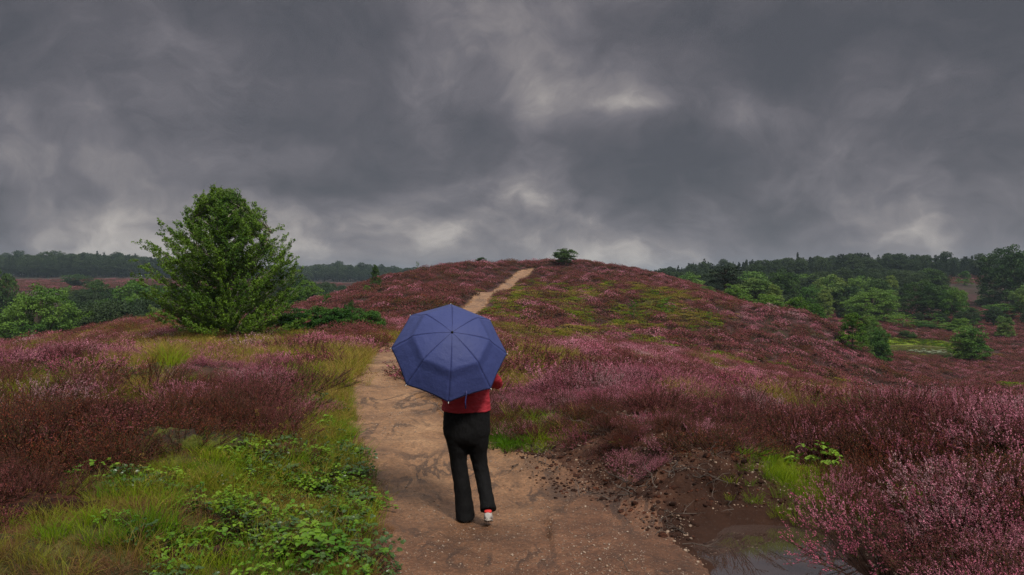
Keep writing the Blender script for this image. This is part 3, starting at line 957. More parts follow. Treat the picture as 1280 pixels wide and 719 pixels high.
# far grass on the hill, the mound and round the pond: broad short tufts
fgp = [clump_mesh('grass_far', 90, M['grass_olive'], 150, .5, .16, .06, .9), clump_mesh('grass_far', 91, M['grass'], 150, .5, .14, .06, .9), clump_mesh('grass_far', 92, M['grass_dry'], 120, .5, .18, .06, .9)]
r1 = np.random.default_rng(33)
x, y = field(70000, 26, 130, 1.1, 3, r1)
gm = np.clip(hill_grass(x, y) + pond_moss(x, y) * 1.3 + grass_near(x, y) * (y > 26), 0, 1)
k = (gm > r1.random(len(x)) * .8 + .15) & (path_dist(x, y) < -.3) & (pond(x, y) > 1.04)
x, y = x[k], y[k]
u = r1.random(len(x)); br = pond_moss(x, y) > .3
gn = fbm(x * .3, y * .3 + 8, 3)
idx = np.where(br, 1, np.where(gn > .56, np.where(u < .5, 2, 0), np.where(u < .35, 1, 0)))
scatter('grass', fgp, np.stack([x, y, terrain(x, y)], 1), idx, r1.uniform(.7, 1.5, len(x)), spin(len(x), .1, r1), 'yellow green grass patches among the heather on the hill', 'grass')

# --- low leafy undergrowth at the left edge of the path
bp = [bramble_mesh('bramble_a', 1, [M['bramble'], M['heath_stem']], 34, .22, .15, .040), bramble_mesh('bramble_b', 2, [M['bramble_dark'], M['heath_stem']], 36, .22, .14, .038), bramble_mesh('bramble_c', 3, [M['bramble'], M['heath_stem']], 26, .18, .12, .032)]
r1 = np.random.default_rng(35)
x, y = field(9000, 4.2, 13, 1.1, 1.0, r1)
bd = blob(x, y, -1.75, 6.9, .75, 1.5) + blob(x, y, -1.7, 5.5, .7, .7) + .7 * blob(x, y, -2.3, 8.2, .6, .9) + .45 * blob(x, y, -3.0, 6.6, .7, .8) + .35 * grass_near(x, y) * (x < 0)
k = (bd * fbm(x * 1.5, y * 1.5, 3) > r1.random(len(x)) * 1.0 + .14) & (path_dist(x, y) < .03)
x, y = x[k], y[k]
scatter('undergrowth', bp, np.stack([x, y, terrain(x, y) + .02], 1), r1.integers(0, 3, len(x)), r1.uniform(.55, 1.05, len(x)), spin(len(x), .2, r1),
        'low bramble leaves tangled in the grass on the left of the path', 'undergrowth')

# --- stones and twigs
sp_ = [stone_mesh('stone_a', k, M['stone']) for k in range(4)]
r1 = np.random.default_rng(37)
x, y = field(110000, 4.0, 16, 1.0, 1.0, r1)
pd = path_dist(x, y); sm = soil_mask(x, y)
pr = np.where(pd > 0, .55 + .4 * sstep(x, -.4, .8), 0) + sstep(sm, .2, .6) * .9 * (y < 13) + .6 * ((puddle(x, y) < 1.75) & (y < 9))
k = (r1.random(len(x)) < pr * sstep(fbm(x * 1.8, y * 1.8 + 5, 3), .30, .62)) & (puddle(x, y) > 1.0)
x, y = x[k], y[k]
s = np.minimum(.006 + r1.exponential(.006, len(x)), .05) * np.where(pd[k] > 0, .8, 1.25)
scatter('gravel', sp_, np.stack([x, y, terrain(x, y) + s * .12], 1), r1.integers(0, 4, len(x)), s, spin(len(x), .3, r1), 'small pale stones strewn over the path and the bare bank', 'gravel')


cp_ = [stone_mesh('crumb', 20 + k, M['peat']) for k in range(4)]
r1 = np.random.default_rng(38)
x, y = field(60000, 4.6, 14, 1.0, 1.0, r1)
sm = soil_mask(x, y)
k = (r1.random(len(x)) < sstep(sm, .18, .5)) & (puddle(x, y) > 1.0)
x, y = x[k], y[k]
s = np.minimum(.010 + r1.exponential(.014, len(x)), .09)
scatter('dirt', cp_, np.stack([x, y, terrain(x, y)], 1), r1.integers(0, 4, len(x)), s, spin(len(x), .4, r1), 'dark crumbs of peaty soil on the eroded bank', 'dirt')


def twig_mesh(name, seed):
    r = np.random.default_rng(seed)
    mb = MB()
    p = np.array([[0, 0, 0], [.05, .01, .012], [.11, -.005, .02], [.17, .02, .012], [.23, .015, .03]]) + r.normal(0, .008, (5, 3))
    tube(mb, p, [.0035, .003, .0028, .002, .001], 5, 0)
    for k in (1, 2, 3):
        e = p[k] + np.array([.05, .05 * (-1) ** k, .03]) + r.normal(0, .015, 3)
        tube(mb, np.array([p[k], (p[k] + e) / 2 + r.normal(0, .005, 3), e]), [.002, .0016, .0008], 4, 0)
    return mb.mesh(name, [M['twig']])


tp_ = [twig_mesh('twig_a', k) for k in range(3)]
r1 = np.random.default_rng(39)
x, y = field(9000, 4.6, 15, 1.0, 1.0, r1)
sm = soil_mask(x, y)
k = (r1.random(len(x)) < sstep(sm, .15, .45) * .8 * sstep(fbm(x * 1.1, y * 1.1 + 15, 3), .4, .6) + (path_dist(x, y) > 0) * .004 + .10 * (grass_near(x, y) < .3) * (path_dist(x, y) < 0)) & (puddle(x, y) > .95)
x, y = x[k], y[k]
scatter('litter', tp_, np.stack([x, y, terrain(x, y) + .006], 1), r1.integers(0, 3, len(x)), r1.uniform(.4, 1.7, len(x)), spin(len(x), .25, r1), 'dead heather twigs lying on the bare bank', 'litter')

# ------------------------------------------------------------------ trees
def crown_leaves(mb, centres, radii, per, ls, r, m=0, flat=.75):
    """leaf clumps: leaves on the upper shell and thinly inside each clump"""
    n = len(centres)
    k = np.repeat(np.arange(n), per)
    dv = rnd_unit(len(k), r); dv[:, 2] = np.where(dv[:, 2] < -.25, -dv[:, 2], dv[:, 2]); dv[:, 2] *= flat
    rad = radii[k] * r.random(len(k)) ** .4
    c = centres[k] + dv * rad[:, None]
    leaf_quads(mb, c, ls * r.uniform(.7, 1.4, len(k)), ls * r.uniform(.5, .8, len(k)), m, r, up=.25)


def tree_pair(kind, seed, leaf, bark):
    """trunk mesh and crown mesh of a tree one unit tall and one unit wide"""
    r = np.random.default_rng(seed)
    tk, cr = MB(), MB()
    if kind == 'round':
        n = 95
        dv = rnd_unit(n, r); rr = r.random(n) ** .33
        c = dv * rr[:, None] * np.array([.42, .42, .40])
        c[:, 2] = c[:, 2] * np.where(c[:, 2] < 0, 1.05, 1.0) + .52
        c[:, :2] *= (1.0 + .22 * (vnoise(np.arctan2(dv[:, 1], dv[:, 0]) * 1.6 + seed, dv[:, 2] * 2) - .5))[:, None]
        rad = r.uniform(.07, .15, n)
        crown_leaves(cr, c, rad, 80, .038, r)
        tube(tk, [[0, 0, -.05], [.01, 0, .15], [.0, .01, .35], [.02, .0, .6]], [.04, .032, .026, .01], 7)
        for j in range(0, n, 6):
            s = np.array([0, 0, r.uniform(.15, .4)]); e = c[j]
            tube(tk, np.array([s, s * .5 + e * .5 + np.array([0, 0, -.04]), e]), [.014, .009, .004], 5)
    elif kind == 'birch':
        n = 100
        z = r.random(n) ** .8 * .9 + .06
        prof = .46 * np.clip((1.02 - z), 0, 1) ** .62 * (.55 + .45 * sstep(z, 0, .25))
        az = r.random(n) * 6.283; rr = prof * np.sqrt(r.random(n)) * r.uniform(.85, 1.15, n)
        c = np.stack([rr * np.cos(az), rr * np.sin(az), z], 1)
        crown_leaves(cr, c, r.uniform(.06, .11, n), 62, .034, r)
        tube(tk, [[0, 0, -.05], [.01, 0, .3], [0, .01, .65], [.0, .0, .97]], [.024, .018, .011, .003], 6)
        for j in range(0, n, 5):
            s = np.array([0, 0, max(.04, c[j, 2] - .5 * rr[j] - .05)])
            tube(tk, np.array([s, (s + c[j]) / 2, c[j]]), [.008, .005, .002], 4)
    elif kind == 'pine':
        n = 46
        z = .42 + .56 * r.random(n)
        prof = .46 * np.sin(np.clip((z - .36) / .68, 0, 1) * math.pi) ** .7
        az = r.random(n) * 6.283; rr = prof * (.25 + .75 * r.random(n))
        c = np.stack([rr * np.cos(az) * 1.0 + .05, rr * np.sin(az), z], 1)
        crown_leaves(cr, c, r.uniform(.09, .16, n), 95, .036, r, flat=.45)
        tube(tk, [[0, 0, -.05], [.03, 0, .3], [.0, .01, .6], [.05, .0, .92]], [.034, .028, .02, .006], 7)
        for j in range(0, n, 2):
            s = np.array([.02, 0, max(.3, c[j, 2] - .14)])
            tube(tk, np.array([s, (s + c[j]) / 2 + np.array([0, 0, .02]), c[j]]), [.012, .008, .003], 5)
    elif kind == 'conifer':
        n = 60
        z = r.random(n) * .92 + .06
        rr = .40 * (1 - z) ** .8 * np.sqrt(r.random(n)) + .01; az = r.random(n) * 6.283
        c = np.stack([rr * np.cos(az), rr * np.sin(az), z], 1)
        crown_leaves(cr, c, .03 + .09 * (1 - z), 16, .055, r, flat=.6)
        tube(tk, [[0, 0, -.05], [0, 0, .5], [0, 0, .96]], [.025, .015, .004], 5)
    elif kind == 'shrub':
        n = 130
        dv = rnd_unit(n, r); dv[:, 2] = np.abs(dv[:, 2]); rr = r.random(n) ** .35
        c = dv * rr[:, None] * np.array([.42, .42, .84]); c[:, 2] *= .75 + .5 * vnoise(c[:, 0] * 4 + seed, c[:, 1] * 4); c[:, 2] += .03
        crown_leaves(cr, c, r.uniform(.07, .14, n), 85, .036, r)
        for j in range(0, n, 7):
            tube(tk, np.array([[0, 0, -.05], c[j] * .5 + np.array([0, 0, .03]), c[j]]), [.014, .009, .004], 4)
    elif kind == 'dome':
        n = 260
        dv = rnd_unit(n, r); dv[:, 2] = np.where(dv[:, 2] < -.2, -dv[:, 2], dv[:, 2]); rr = r.random(n) ** .22
        c = dv * rr[:, None] * np.array([.44, .44, .72]) * (.86 + .28 * vnoise(np.arctan2(dv[:, 1], dv[:, 0]) * 1.9 + seed, dv[:, 2] * 2.6))[:, None]; c[:, 2] += .13
        crown_leaves(cr, c, r.uniform(.05, .11, n), 80, .024, r)
        tube(tk, [[0, 0, -.05], [.01, 0, .2], [.0, .01, .5], [.02, .0, .7]], [.035, .03, .022, .01], 7)
        for j in range(0, n, 12):
            s = np.array([0, 0, r.uniform(.1, .4)])
            tube(tk, np.array([s, s * .5 + c[j] * .5, c[j]]), [.014, .009, .004], 5)
    elif kind == 'sapling':
        n = 44
        z = r.random(n) * .9 + .08; az = r.random(n) * 6.283; rr = .36 * np.sqrt(r.random(n)) * (.6 + .4 * np.sin(z * 3.1))
        c = np.stack([rr * np.cos(az), rr * np.sin(az), z], 1)
        crown_leaves(cr, c, r.uniform(.04, .10, n), 22, .050, r)
        for j in range(0, n, 6):
            tube(tk, np.array([[0, 0, -.05], c[j] * np.array([.3, .3, .5]), c[j]]), [.012, .009, .004], 4)
    V = np.concatenate(cr.v)
    zs = 1.0 / np.percentile(V[:, 2], 99.7); ws = .5 / np.percentile(np.hypot(V[:, 0], V[:, 1]), 98.5)
    for part in (tk, cr):
        part.v = [v_ * np.array([ws, ws, zs]) for v_ in part.v]
    return tk.mesh('trunk', bark), cr.mesh('crown', leaf)


_cache = {}


def tree(name, kind, leaf, px, top, wpx, Y, label, cat='tree', group=None, seed=None, bark='bark'):
    """a trunk and a crown on an Empty, sized from how tall and wide the tree stands at its distance"""
    seed = (int(px) * 7 + int(Y)) % 3 if seed is None else seed
    key = (kind, leaf, seed)
    if key not in _cache:
        _cache[key] = tree_pair(kind, 100 + seed * 13 + hash(kind) % 1 + len(kind), M[leaf], M[bark])
    x = xat(px, Y); g = G(x, Y)
    h = max(CAMZ - (top - HR) * Y / FP - g, .6); wd = wpx * Y / FP
    e = empty(name, (x, Y, g), (px * 1.7) % 6.28, (wd, wd, h))
    tag(e, label, cat, group)
    for nm, me in zip(('trunk', 'crown'), _cache[key]):
        o = bpy.data.objects.new(nm, me); col.objects.link(o); o.parent = e
    return e


def hero_birch():
    r = np.random.default_rng(5)
    Y = 30.0; x0 = xat(281, Y)
    e = empty('birch_tree', (x0, Y, G(x0, Y)))
    tag(e, 'large bushy green birch standing alone on the left beside the path', 'tree')
    H_ = np.array([.0, .5, .9, 2.0, 3.0, 4.2, 5.1, 5.7, 6.15])
    Lf = np.array([.8, 1.8, 2.5, 3.2, 3.4, 3.4, 2.0, 1.0, .35])
    Rt = np.array([1.1, 2.6, 3.5, 3.7, 3.2, 2.6, 1.5, .65, .2])
    tk, cr = MB(), MB()
    stems = []
    for k, (dx, dy, hh) in enumerate(((-.25, .1, 5.9), (.5, -.2, 5.2), (-.9, -.1, 4.8), (.9, .3, 4.4), (0, -.6, 4.6))):
        t = np.linspace(0, 1, 9)[:, None]
        p = np.array([[.04 * k, .03 * k, -.1]]) + t * np.array([[dx * 1.2, dy * 1.2, hh]]) + np.sin(t * 5 + k) * np.array([[.06, .05, 0]])
        p[:, :2] += (t ** 1.5 * np.array([[dx, dy]]) * .4)
        tube(tk, p, np.linspace(.075 if k == 0 else .05, .008, 9), 8)
        stems.append(p)
    nl = 340
    LP, LS = [], []
    for k in range(nl):
        z = .25 + 5.7 * r.random() ** .74
        az = r.random() * 6.283
        ca = math.cos(az)
        l = np.interp(z, H_, Lf); q = np.interp(z, H_, Rt)
        lim = (q if ca > 0 else l) * abs(ca) + .5 * (l + q) * (1 - abs(ca))
        f = r.random() ** .34 * r.uniform(.78, 1.10)
        tip = np.array([ca * lim * f, math.sin(az) * lim * f * .95, z])
        st = stems[r.integers(0, 5)]
        zs = max(.15, z - .62 * lim * f - .2 * r.random())
        i = np.clip(np.interp(zs, st[:, 2], np.arange(9)), 0, 8); a = int(min(i, 7)); s = st[a] + (st[a + 1] - st[a]) * (i - a)
        m1 = s * .5 + tip * .5 + np.array([0, 0, -.10 * lim]) + r.normal(0, .06, 3)
        t = np.linspace(0, 1, 7)[:, None]
        p = s * (1 - t) ** 2 + 2 * m1 * t * (1 - t) + tip * t ** 2
        tube(tk, p, np.linspace(.020, .003, 7), 4, cap=False)
        ntw = int(8 + 6 * lim)
        for j in range(ntw):
            tt = r.uniform(.28, 1.0)
            b = s * (1 - tt) ** 2 + 2 * m1 * tt * (1 - tt) + tip * tt ** 2
            d_ = unit((tip - s) + rnd_unit(1, r)[0] * np.linalg.norm(tip - s) * .9 + np.array([0, 0, .2]))
            ln = r.uniform(.15, .48) * (1.1 - .5 * tt)
            LP.append(b); LS.append(d_ * ln)
    LP = np.array(LP); LS = np.array(LS)
    ribbons(tk, LP, LP + LS * .5, LP + LS, .008, .003, 0, r)
    kk = np.repeat(np.arange(len(LP)), 24)
    t = r.random(len(kk))[:, None]
    c = LP[kk] + LS[kk] * t + rnd_unit(len(kk), r) * .055 * (1.2 - .5 * t)
    c[:, 2] -= .02
    leaf_quads(cr, c, r.uniform(.045, .085, len(c)), r.uniform(.032, .052, len(c)), 0, r, up=.15)
    tk.build('trunk', M['bark_birch'], e); cr.build('crown', M['birch'], e)


hero_birch()

FAR = 'trees on the valley floor'
for args in (
    # --- right-hand valley
    ('pine_tree', 'pine', 'pine', 905, 333, 60, 108, 'dark spreading pine rising just behind the right shoulder of the hill'),
    ('leafy_tree', 'round', 'oak_dark', 980, 338, 44, 155, 'tall dark tree standing right of the spreading pine'),
    ('leafy_shrub', 'shrub', 'willow', 884, 358, 22, 96, 'pale green shrub at the foot of the spreading pine', 'shrub'),
    ('leafy_shrub', 'shrub', 'oak', 920, 356, 40, 98, 'grey green bush on the hill edge below the spreading pine', 'shrub'),
    ('leafy_tree', 'round', 'willow', 944, 348, 48, 118, 'pale feathery tree behind the bushes right of the spreading pine'),
    ('leafy_shrub', 'shrub', 'oak', 958, 368, 44, 86, 'mid green bush along the hill edge under the pale feathery tree', 'shrub'),
    ('leafy_tree', 'birch', 'willow', 968, 356, 30, 112, 'small olive tree in front of the tall dark tree'),
    ('leafy_shrub', 'shrub', 'birch', 996, 372, 46, 81, 'bright green bush where the hill edge drops to the valley', 'shrub'),
    ('leafy_shrub', 'shrub', 'oak', 1018, 380, 34, 80, 'small round bush lowest along the hill edge', 'shrub'),
    ('leafy_tree', 'round', 'oak', 1016, 357, 40, 140, 'bushy tree left of the yellow grass bank in the valley'),
    ('leafy_tree', 'round', 'willow', 1038, 344, 44, 165, 'pale tree high in the valley below the conifer ridge'),
    ('leafy_tree', 'birch', 'willow', 1031, 362, 24, 135, 'light green upright tree left of the big round oak'),
    ('oak_tree', 'dome', 'oak', 1091, 361, 74, 122, 'big round oak in the middle of the right valley'),
    ('leafy_tree', 'round', 'oak_dark', 1058, 356, 44, 150, 'dark tree half behind the big round oak on its left'),
    ('leafy_tree', 'round', 'oak', 1075, 346, 40, 175, 'tree above the big round oak below the ridge'),
    ('leafy_tree', 'birch', 'willow', 1113, 345, 28, 165, 'light green pointed tree above the big round oak'),
    ('leafy_tree', 'round', 'oak_dark', 1098, 349, 38, 160, 'dark rounded tree between two lighter trees above the big oak'),
    ('leafy_tree', 'dome', 'oak_dark', 1152, 352, 66, 132, 'large dark tree right of the big round oak'),
    ('leafy_tree', 'round', 'oak_dark', 1178, 357, 46, 138, 'dark tree behind the right side of the large dark tree'),
    ('leafy_tree', 'round', 'oak', 1194, 360, 36, 126, 'mid green tree at the right end of the dark tree row'),
    ('leafy_tree', 'round', 'oak_dark', 1162, 336, 38, 215, 'dark tree standing before the heather field under the ridge'),
    ('leafy_tree', 'birch', 'oak', 1206, 339, 22, 240, 'small tree alone in the pink heather field under the ridge'),
    ('birch_tree', 'birch', 'birch', 1066, 391, 44, 68, 'bright green conical birch nearest on the slope left of the pond'),
    ('leafy_shrub', 'shrub', 'oak', 1098, 410, 34, 84, 'dark round bush right beside the conical birch', 'shrub'),
    ('birch_tree', 'birch', 'willow', 1083, 396, 24, 82, 'pale thin birch just behind the conical birch'),
    ('leafy_shrub', 'shrub', 'oak', 1090, 396, 30, 98, 'grey green bush behind the thin birch left of the pond', 'shrub'),
    ('leafy_shrub', 'sapling', 'birch', 1130, 393, 30, 126, 'bright light green sapling behind the pond', 'sapling'),
    ('leafy_shrub', 'shrub', 'oak', 1152, 400, 34, 130, 'low bush behind the pond right of the bright sapling', 'shrub'),
    ('leafy_shrub', 'sapling', 'birch', 1170, 392, 22, 132, 'light green sapling in front of the large dark tree', 'sapling'),
    ('leafy_shrub', 'shrub', 'oak', 1184, 403, 30, 128, 'dull green bush between two light saplings behind the pond', 'shrub'),
    ('leafy_shrub', 'shrub', 'birch', 1200, 398, 24, 128, 'light green bush under the mid green tree behind the pond', 'shrub'),
    ('leafy_shrub', 'sapling', 'birch', 1221, 398, 20, 124, 'light green sapling right of the dark tree row', 'sapling'),
    ('leafy_shrub', 'shrub', 'oak_dark', 1212, 384, 26, 150, 'dark bush behind the light sapling right of the tree row', 'shrub'),
    ('leafy_tree', 'round', 'oak', 1252, 380, 48, 130, 'broad low tree right of the pond under the big dark tree'),
    ('leafy_shrub', 'shrub', 'willow', 1257, 396, 24, 116, 'pale grey green bush in front of the broad low tree', 'shrub'),
    ('leafy_shrub', 'shrub', 'oak_dark', 1134, 413, 24, 124, 'small olive bush on the far bank of the pond', 'shrub'),
    ('leafy_shrub', 'shrub', 'oak', 1212, 408, 50, 99, 'spreading green shrub on the right bank of the pond', 'shrub'),
    ('leafy_tree', 'dome', 'oak_dark', 1266, 309, 86, 165, 'big dark dense tree standing on the skyline at far right'),
    ('leafy_tree', 'round', 'willow', 1284, 357, 40, 128, 'pale green tree at the right edge below the big dark tree'),
    ('leafy_shrub', 'shrub', 'oak', 1232, 372, 26, 190, 'green bush on the heather slope left of the big dark tree', 'shrub'),
    ('leafy_shrub', 'shrub', 'oak_dark', 1250, 366, 20, 195, 'dark bush on the heather slope under the big dark tree', 'shrub'),
    ('leafy_tree', 'round', 'oak', 860, 342, 40, 170, 'green tree low behind the crest left of the spreading pine'),
    ('leafy_tree', 'round', 'oak', 940, 340, 50, 190, 'green tree between the spreading pine and the tall dark tree'),
    ('leafy_tree', 'round', 'oak', 1008, 343, 40, 200, 'green tree behind the tall dark tree on its right'),
    # --- left-hand valley
    ('oak_tree', 'dome', 'oak', 46, 359, 108, 88, 'big round oak in the hollow at far left'),
    ('leafy_tree', 'round', 'oak_dark', -2, 338, 48, 150, 'dark tree cut by the left edge of the picture'),
    ('leafy_tree', 'round', 'oak_dark', 121, 350, 36, 190, 'dark flat topped tree out on the far left heath'),
    ('leafy_tree', 'round', 'oak', 172, 352, 76, 140, 'broad tree behind the left side of the lone birch'),
    ('leafy_shrub', 'round', 'oak', 167, 369, 36, 118, 'small round tree before the broad tree left of the birch', 'tree'),
    ('leafy_shrub', 'shrub', 'oak', 105, 388, 44, 92, 'bush joining the right side of the far left oak', 'shrub'),
    ('leafy_shrub', 'shrub', 'oak_dark', 128, 376, 50, 130, 'low dark scrub right of the far left oak', 'shrub'),
    ('leafy_shrub', 'shrub', 'willow', 196, 384, 30, 84, 'pale bush at the left foot of the lone birch', 'shrub'),
    ('leafy_shrub', 'shrub', 'oak', 85, 358, 20, 200, 'slim grey green bush above the far left oak', 'shrub'),
    ('leafy_shrub', 'shrub', 'oak_dark', 14, 366, 30, 190, 'dark scrub at the left edge below the cut off tree', 'shrub'),
    ('leafy_tree', 'round', 'oak_dark', 95, 343, 40, 330, 'grey green tree in front of the far left forest'),
    ('leafy_tree', 'birch', 'oak_dark', 367, 338, 18, 190, 'slim tree visible just right of the lone birch'),
    ('leafy_shrub', 'round', 'oak_dark', 379, 346, 22, 190, 'rounder tree right of the slim one beyond the birch', 'tree'),
    ('leafy_shrub', 'shrub', 'oak', 392, 352, 34, 92, 'low bush on the left shoulder of the hill', 'shrub'),
    ('leafy_shrub', 'shrub', 'oak', 372, 358, 24, 84, 'low bush between the birch and the hill shoulder', 'shrub'),
    # --- on the hill
    ('birch_tree', 'birch', 'oak_dark', 469, 331, 17, 80, 'small dark upright tree alone on the left slope of the hill'),
    ('leafy_shrub', 'shrub', 'oak', 459, 357, 12, 74, 'tiny green bush below the small upright tree on the hill', 'shrub'),
    ('leafy_shrub', 'shrub', 'oak', 409, 366, 14, 72, 'tiny olive bush low on the left slope of the hill', 'shrub'),
    ('leafy_tree', 'round', 'oak_dark', 707, 311, 32, 107, 'small ragged tree on the crest of the hill right of the path'),
    ('leafy_shrub', 'shrub', 'oak_dark', 601, 322, 19, 109, 'low dark bush on the crest left of the path', 'shrub'),
    ('leafy_shrub', 'sapling', 'oak', 522, 327, 5, 98, 'tiny sapling on the skyline of the left slope', 'sapling'),
    ('leafy_shrub', 'sapling', 'birch', 792, 374, 14, 62, 'narrow light green sapling on the right face of the hill', 'sapling'),
    ('leafy_shrub', 'sapling', 'birch', 833, 371, 24, 64, 'bushier light green sapling right of the narrow one', 'sapling'),
    ('leafy_shrub', 'sapling', 'birch', 887, 386, 8, 62, 'tiny light green sapling near the right edge of the hill', 'sapling'),
):
    a = list(args)
    if a[3] > 1040 and 114 < a[6] <= 140: a[6] += 22 if a[4] < 388 else 9 if a[4] < 408 else 0      # the tree row stands well behind the pond
    elif a[3] > 1040 and 140 < a[6] < 180: a[6] += 14
    lab = a[7]; cat = a[8] if len(a) > 8 else 'tree'
    tree(*a[:7], lab, cat)

GORSE = 'gorse bushes right of the lone birch'
for px, top, wpx, Y, lab in ((352, 391, 50, 32.0, 'gorse bush tucked against the right foot of the lone birch'), (377, 385, 60, 32.5, 'dense dark gorse bush left in the row beside the birch'),
                             (408, 384, 58, 32.2, 'middle gorse bush of the row right of the birch'), (437, 384, 54, 32.8, 'tall gorse bush with a ragged top near the end of the row'),
                             (464, 389, 44, 33.5, 'last gorse bush of the row nearest the path'), (434, 378, 24, 35, 'thin sprig of a bush rising behind the gorse row')):
    tree('gorse_bush', 'shrub', 'gorse', px, top, wpx, Y, lab, 'bush', GORSE)


# far-off woods: one mass each
def wood(name, n, x0, x1, y0, y1, prof, seed, label, lo, hi, tall=.9):
    r = np.random.default_rng(seed)
    px = r.uniform(x0, x1, n); Y = r.uniform(y0, y1, n)
    x = (px - 640) / FP * Y
    g = terrain(x, Y)
    top = CAMZ - (np.interp(px, *prof) - HR) * Y / FP
    h = (top - g) * r.uniform(lo, hi, n)
    h = h * np.where(r.random(n) < .10, r.uniform(1.05, 1.25, n), 1.0)
    k = h > 2.0
    conif = r.random(n) < tall
    idx = np.where(conif, r.integers(0, 2, n), 2 + r.integers(0, 2, n))
    wd = np.where(conif, r.uniform(.35, .55, n), r.uniform(.7, 1.0, n)) * h
    scatter(name, forest_protos, np.stack([x, Y, g], 1)[k], idx[k], np.stack([wd, wd, h], 1)[k], spin(n, .02, r)[k], label, 'forest')


def forest_mesh(kind, seed, leaf):
    tk, cr = tree_pair(kind, seed, leaf, M['bark'])
    bm = bmesh.new(); bm.from_mesh(cr); bm.from_mesh(tk)
    me = bpy.data.meshes.new('forest_tree'); bm.to_mesh(me); bm.free(); me.materials.append(leaf)
    return me


forest_protos = [forest_mesh('conifer', 1, M['far_b']), forest_mesh('conifer', 2, M['far_b']), forest_mesh('round', 3, M['far_a']), forest_mesh('round', 4, M['far_a'])]
wood('forest', 900, -160, 215, 470, 590, ([-160, 0, 60, 105, 180, 215], [322, 320.5, 319.5, 318, 321.5, 325]), 41, 'dark blue green forest along the far left ridge', .62, 1.06, .5)
wood('forest', 620, 190, 600, 560, 680, ([190, 350, 400, 450, 500, 540, 600], [330, 334, 331.5, 332, 335, 338, 343]), 42, 'distant strip of forest behind the left slope of the hill', .6, 1.05, .15)
wood('forest', 900, 780, 1460, 275, 350, ([780, 800, 835, 870, 905, 950, 1000, 1060, 1080, 1140, 1200, 1240, 1300, 1460], [345, 341, 334, 328.5, 328, 326, 322.5, 318, 317, 319, 321, 322, 322, 320]), 43, 'dark conifer forest along the ridge on the right', .60, 1.05, .72)
wood('forest', 330, 790, 1020, 190, 280, ([790, 830, 880, 940, 1020], [350, 342, 339, 340, 344]), 44, 'wooded slope below the right ridge behind the hill', .6, 1.05, .25)
wood('forest', 260, 1000, 1180, 210, 280, ([1000, 1060, 1120, 1180], [343, 338, 337, 342]), 45, 'broadleaved wood under the right ridge', .6, 1.05, .2)
wood('scrub', 220, 930, 1290, 142, 190, ([930, 1000, 1060, 1130, 1200, 1290], [364, 370, 380, 388, 388, 386]), 46, 'low scrub filling the gaps between the valley trees', .5, 1.0, 0)
wood('scrub', 150, 90, 260, 170, 300, ([90, 150, 200, 260], [362, 358, 357, 357]), 48, 'scattered scrub on the far left heath', .4, 1.0, 0)
wood('scrub', 110, 330, 470, 200, 330, ([330, 380, 420, 470], [350, 351, 354, 358]), 49, 'scrub beyond the left shoulder of the hill', .4, 1.0, 0)
wood('scrub', 200, 0, 240, 92, 150, ([0, 60, 120, 180, 240], [400, 392, 378, 372, 372]), 47, 'low scrub in the left hollow between the trees', .5, 1.0, 0)

# lily pads on the pond
r1 = np.random.default_rng(51)
mb = MB()
n = 70
c = np.stack([60.5 + r1.normal(0, 1.5, n), 110.2 + r1.normal(0, 1.6, n), np.full(n, -8.07)], 1)
for p in c:
    a = np.linspace(.25, 6.03, 8); rr = r1.uniform(.15, .4)
    ring = np.stack([p[0] + rr * np.cos(a), p[1] + rr * np.sin(a), np.full(8, p[2] + r1.uniform(0, .02))], 1)
    mb.quads(np.concatenate([ring, p[None]]), np.array([[8, 0, 1, 2], [8, 2, 3, 4], [8, 4, 5, 6], [8, 6, 7, 7]])[:3])
tag(mb.build('water_lilies', M['lily']), 'patch of pale water lily leaves floating on the pond', 'water lilies', kind='stuff')

#%%OBJECTS
# ------------------------------------------------------------------ single plants and clods near the path
def plant(name, me, part, px, Y, sc, label, cat, group=None, dz=-.02):
    x = xat(px, Y)
    o = bpy.data.objects.new(name, me); col.objects.link(o)
    o.location = (x, Y, G(x, Y) + dz); o.rotation_euler = (0, 0, px * .37)
    o.scale = sc if isinstance(sc, tuple) else (sc,) * 3
    return tag(o, label, cat, group)


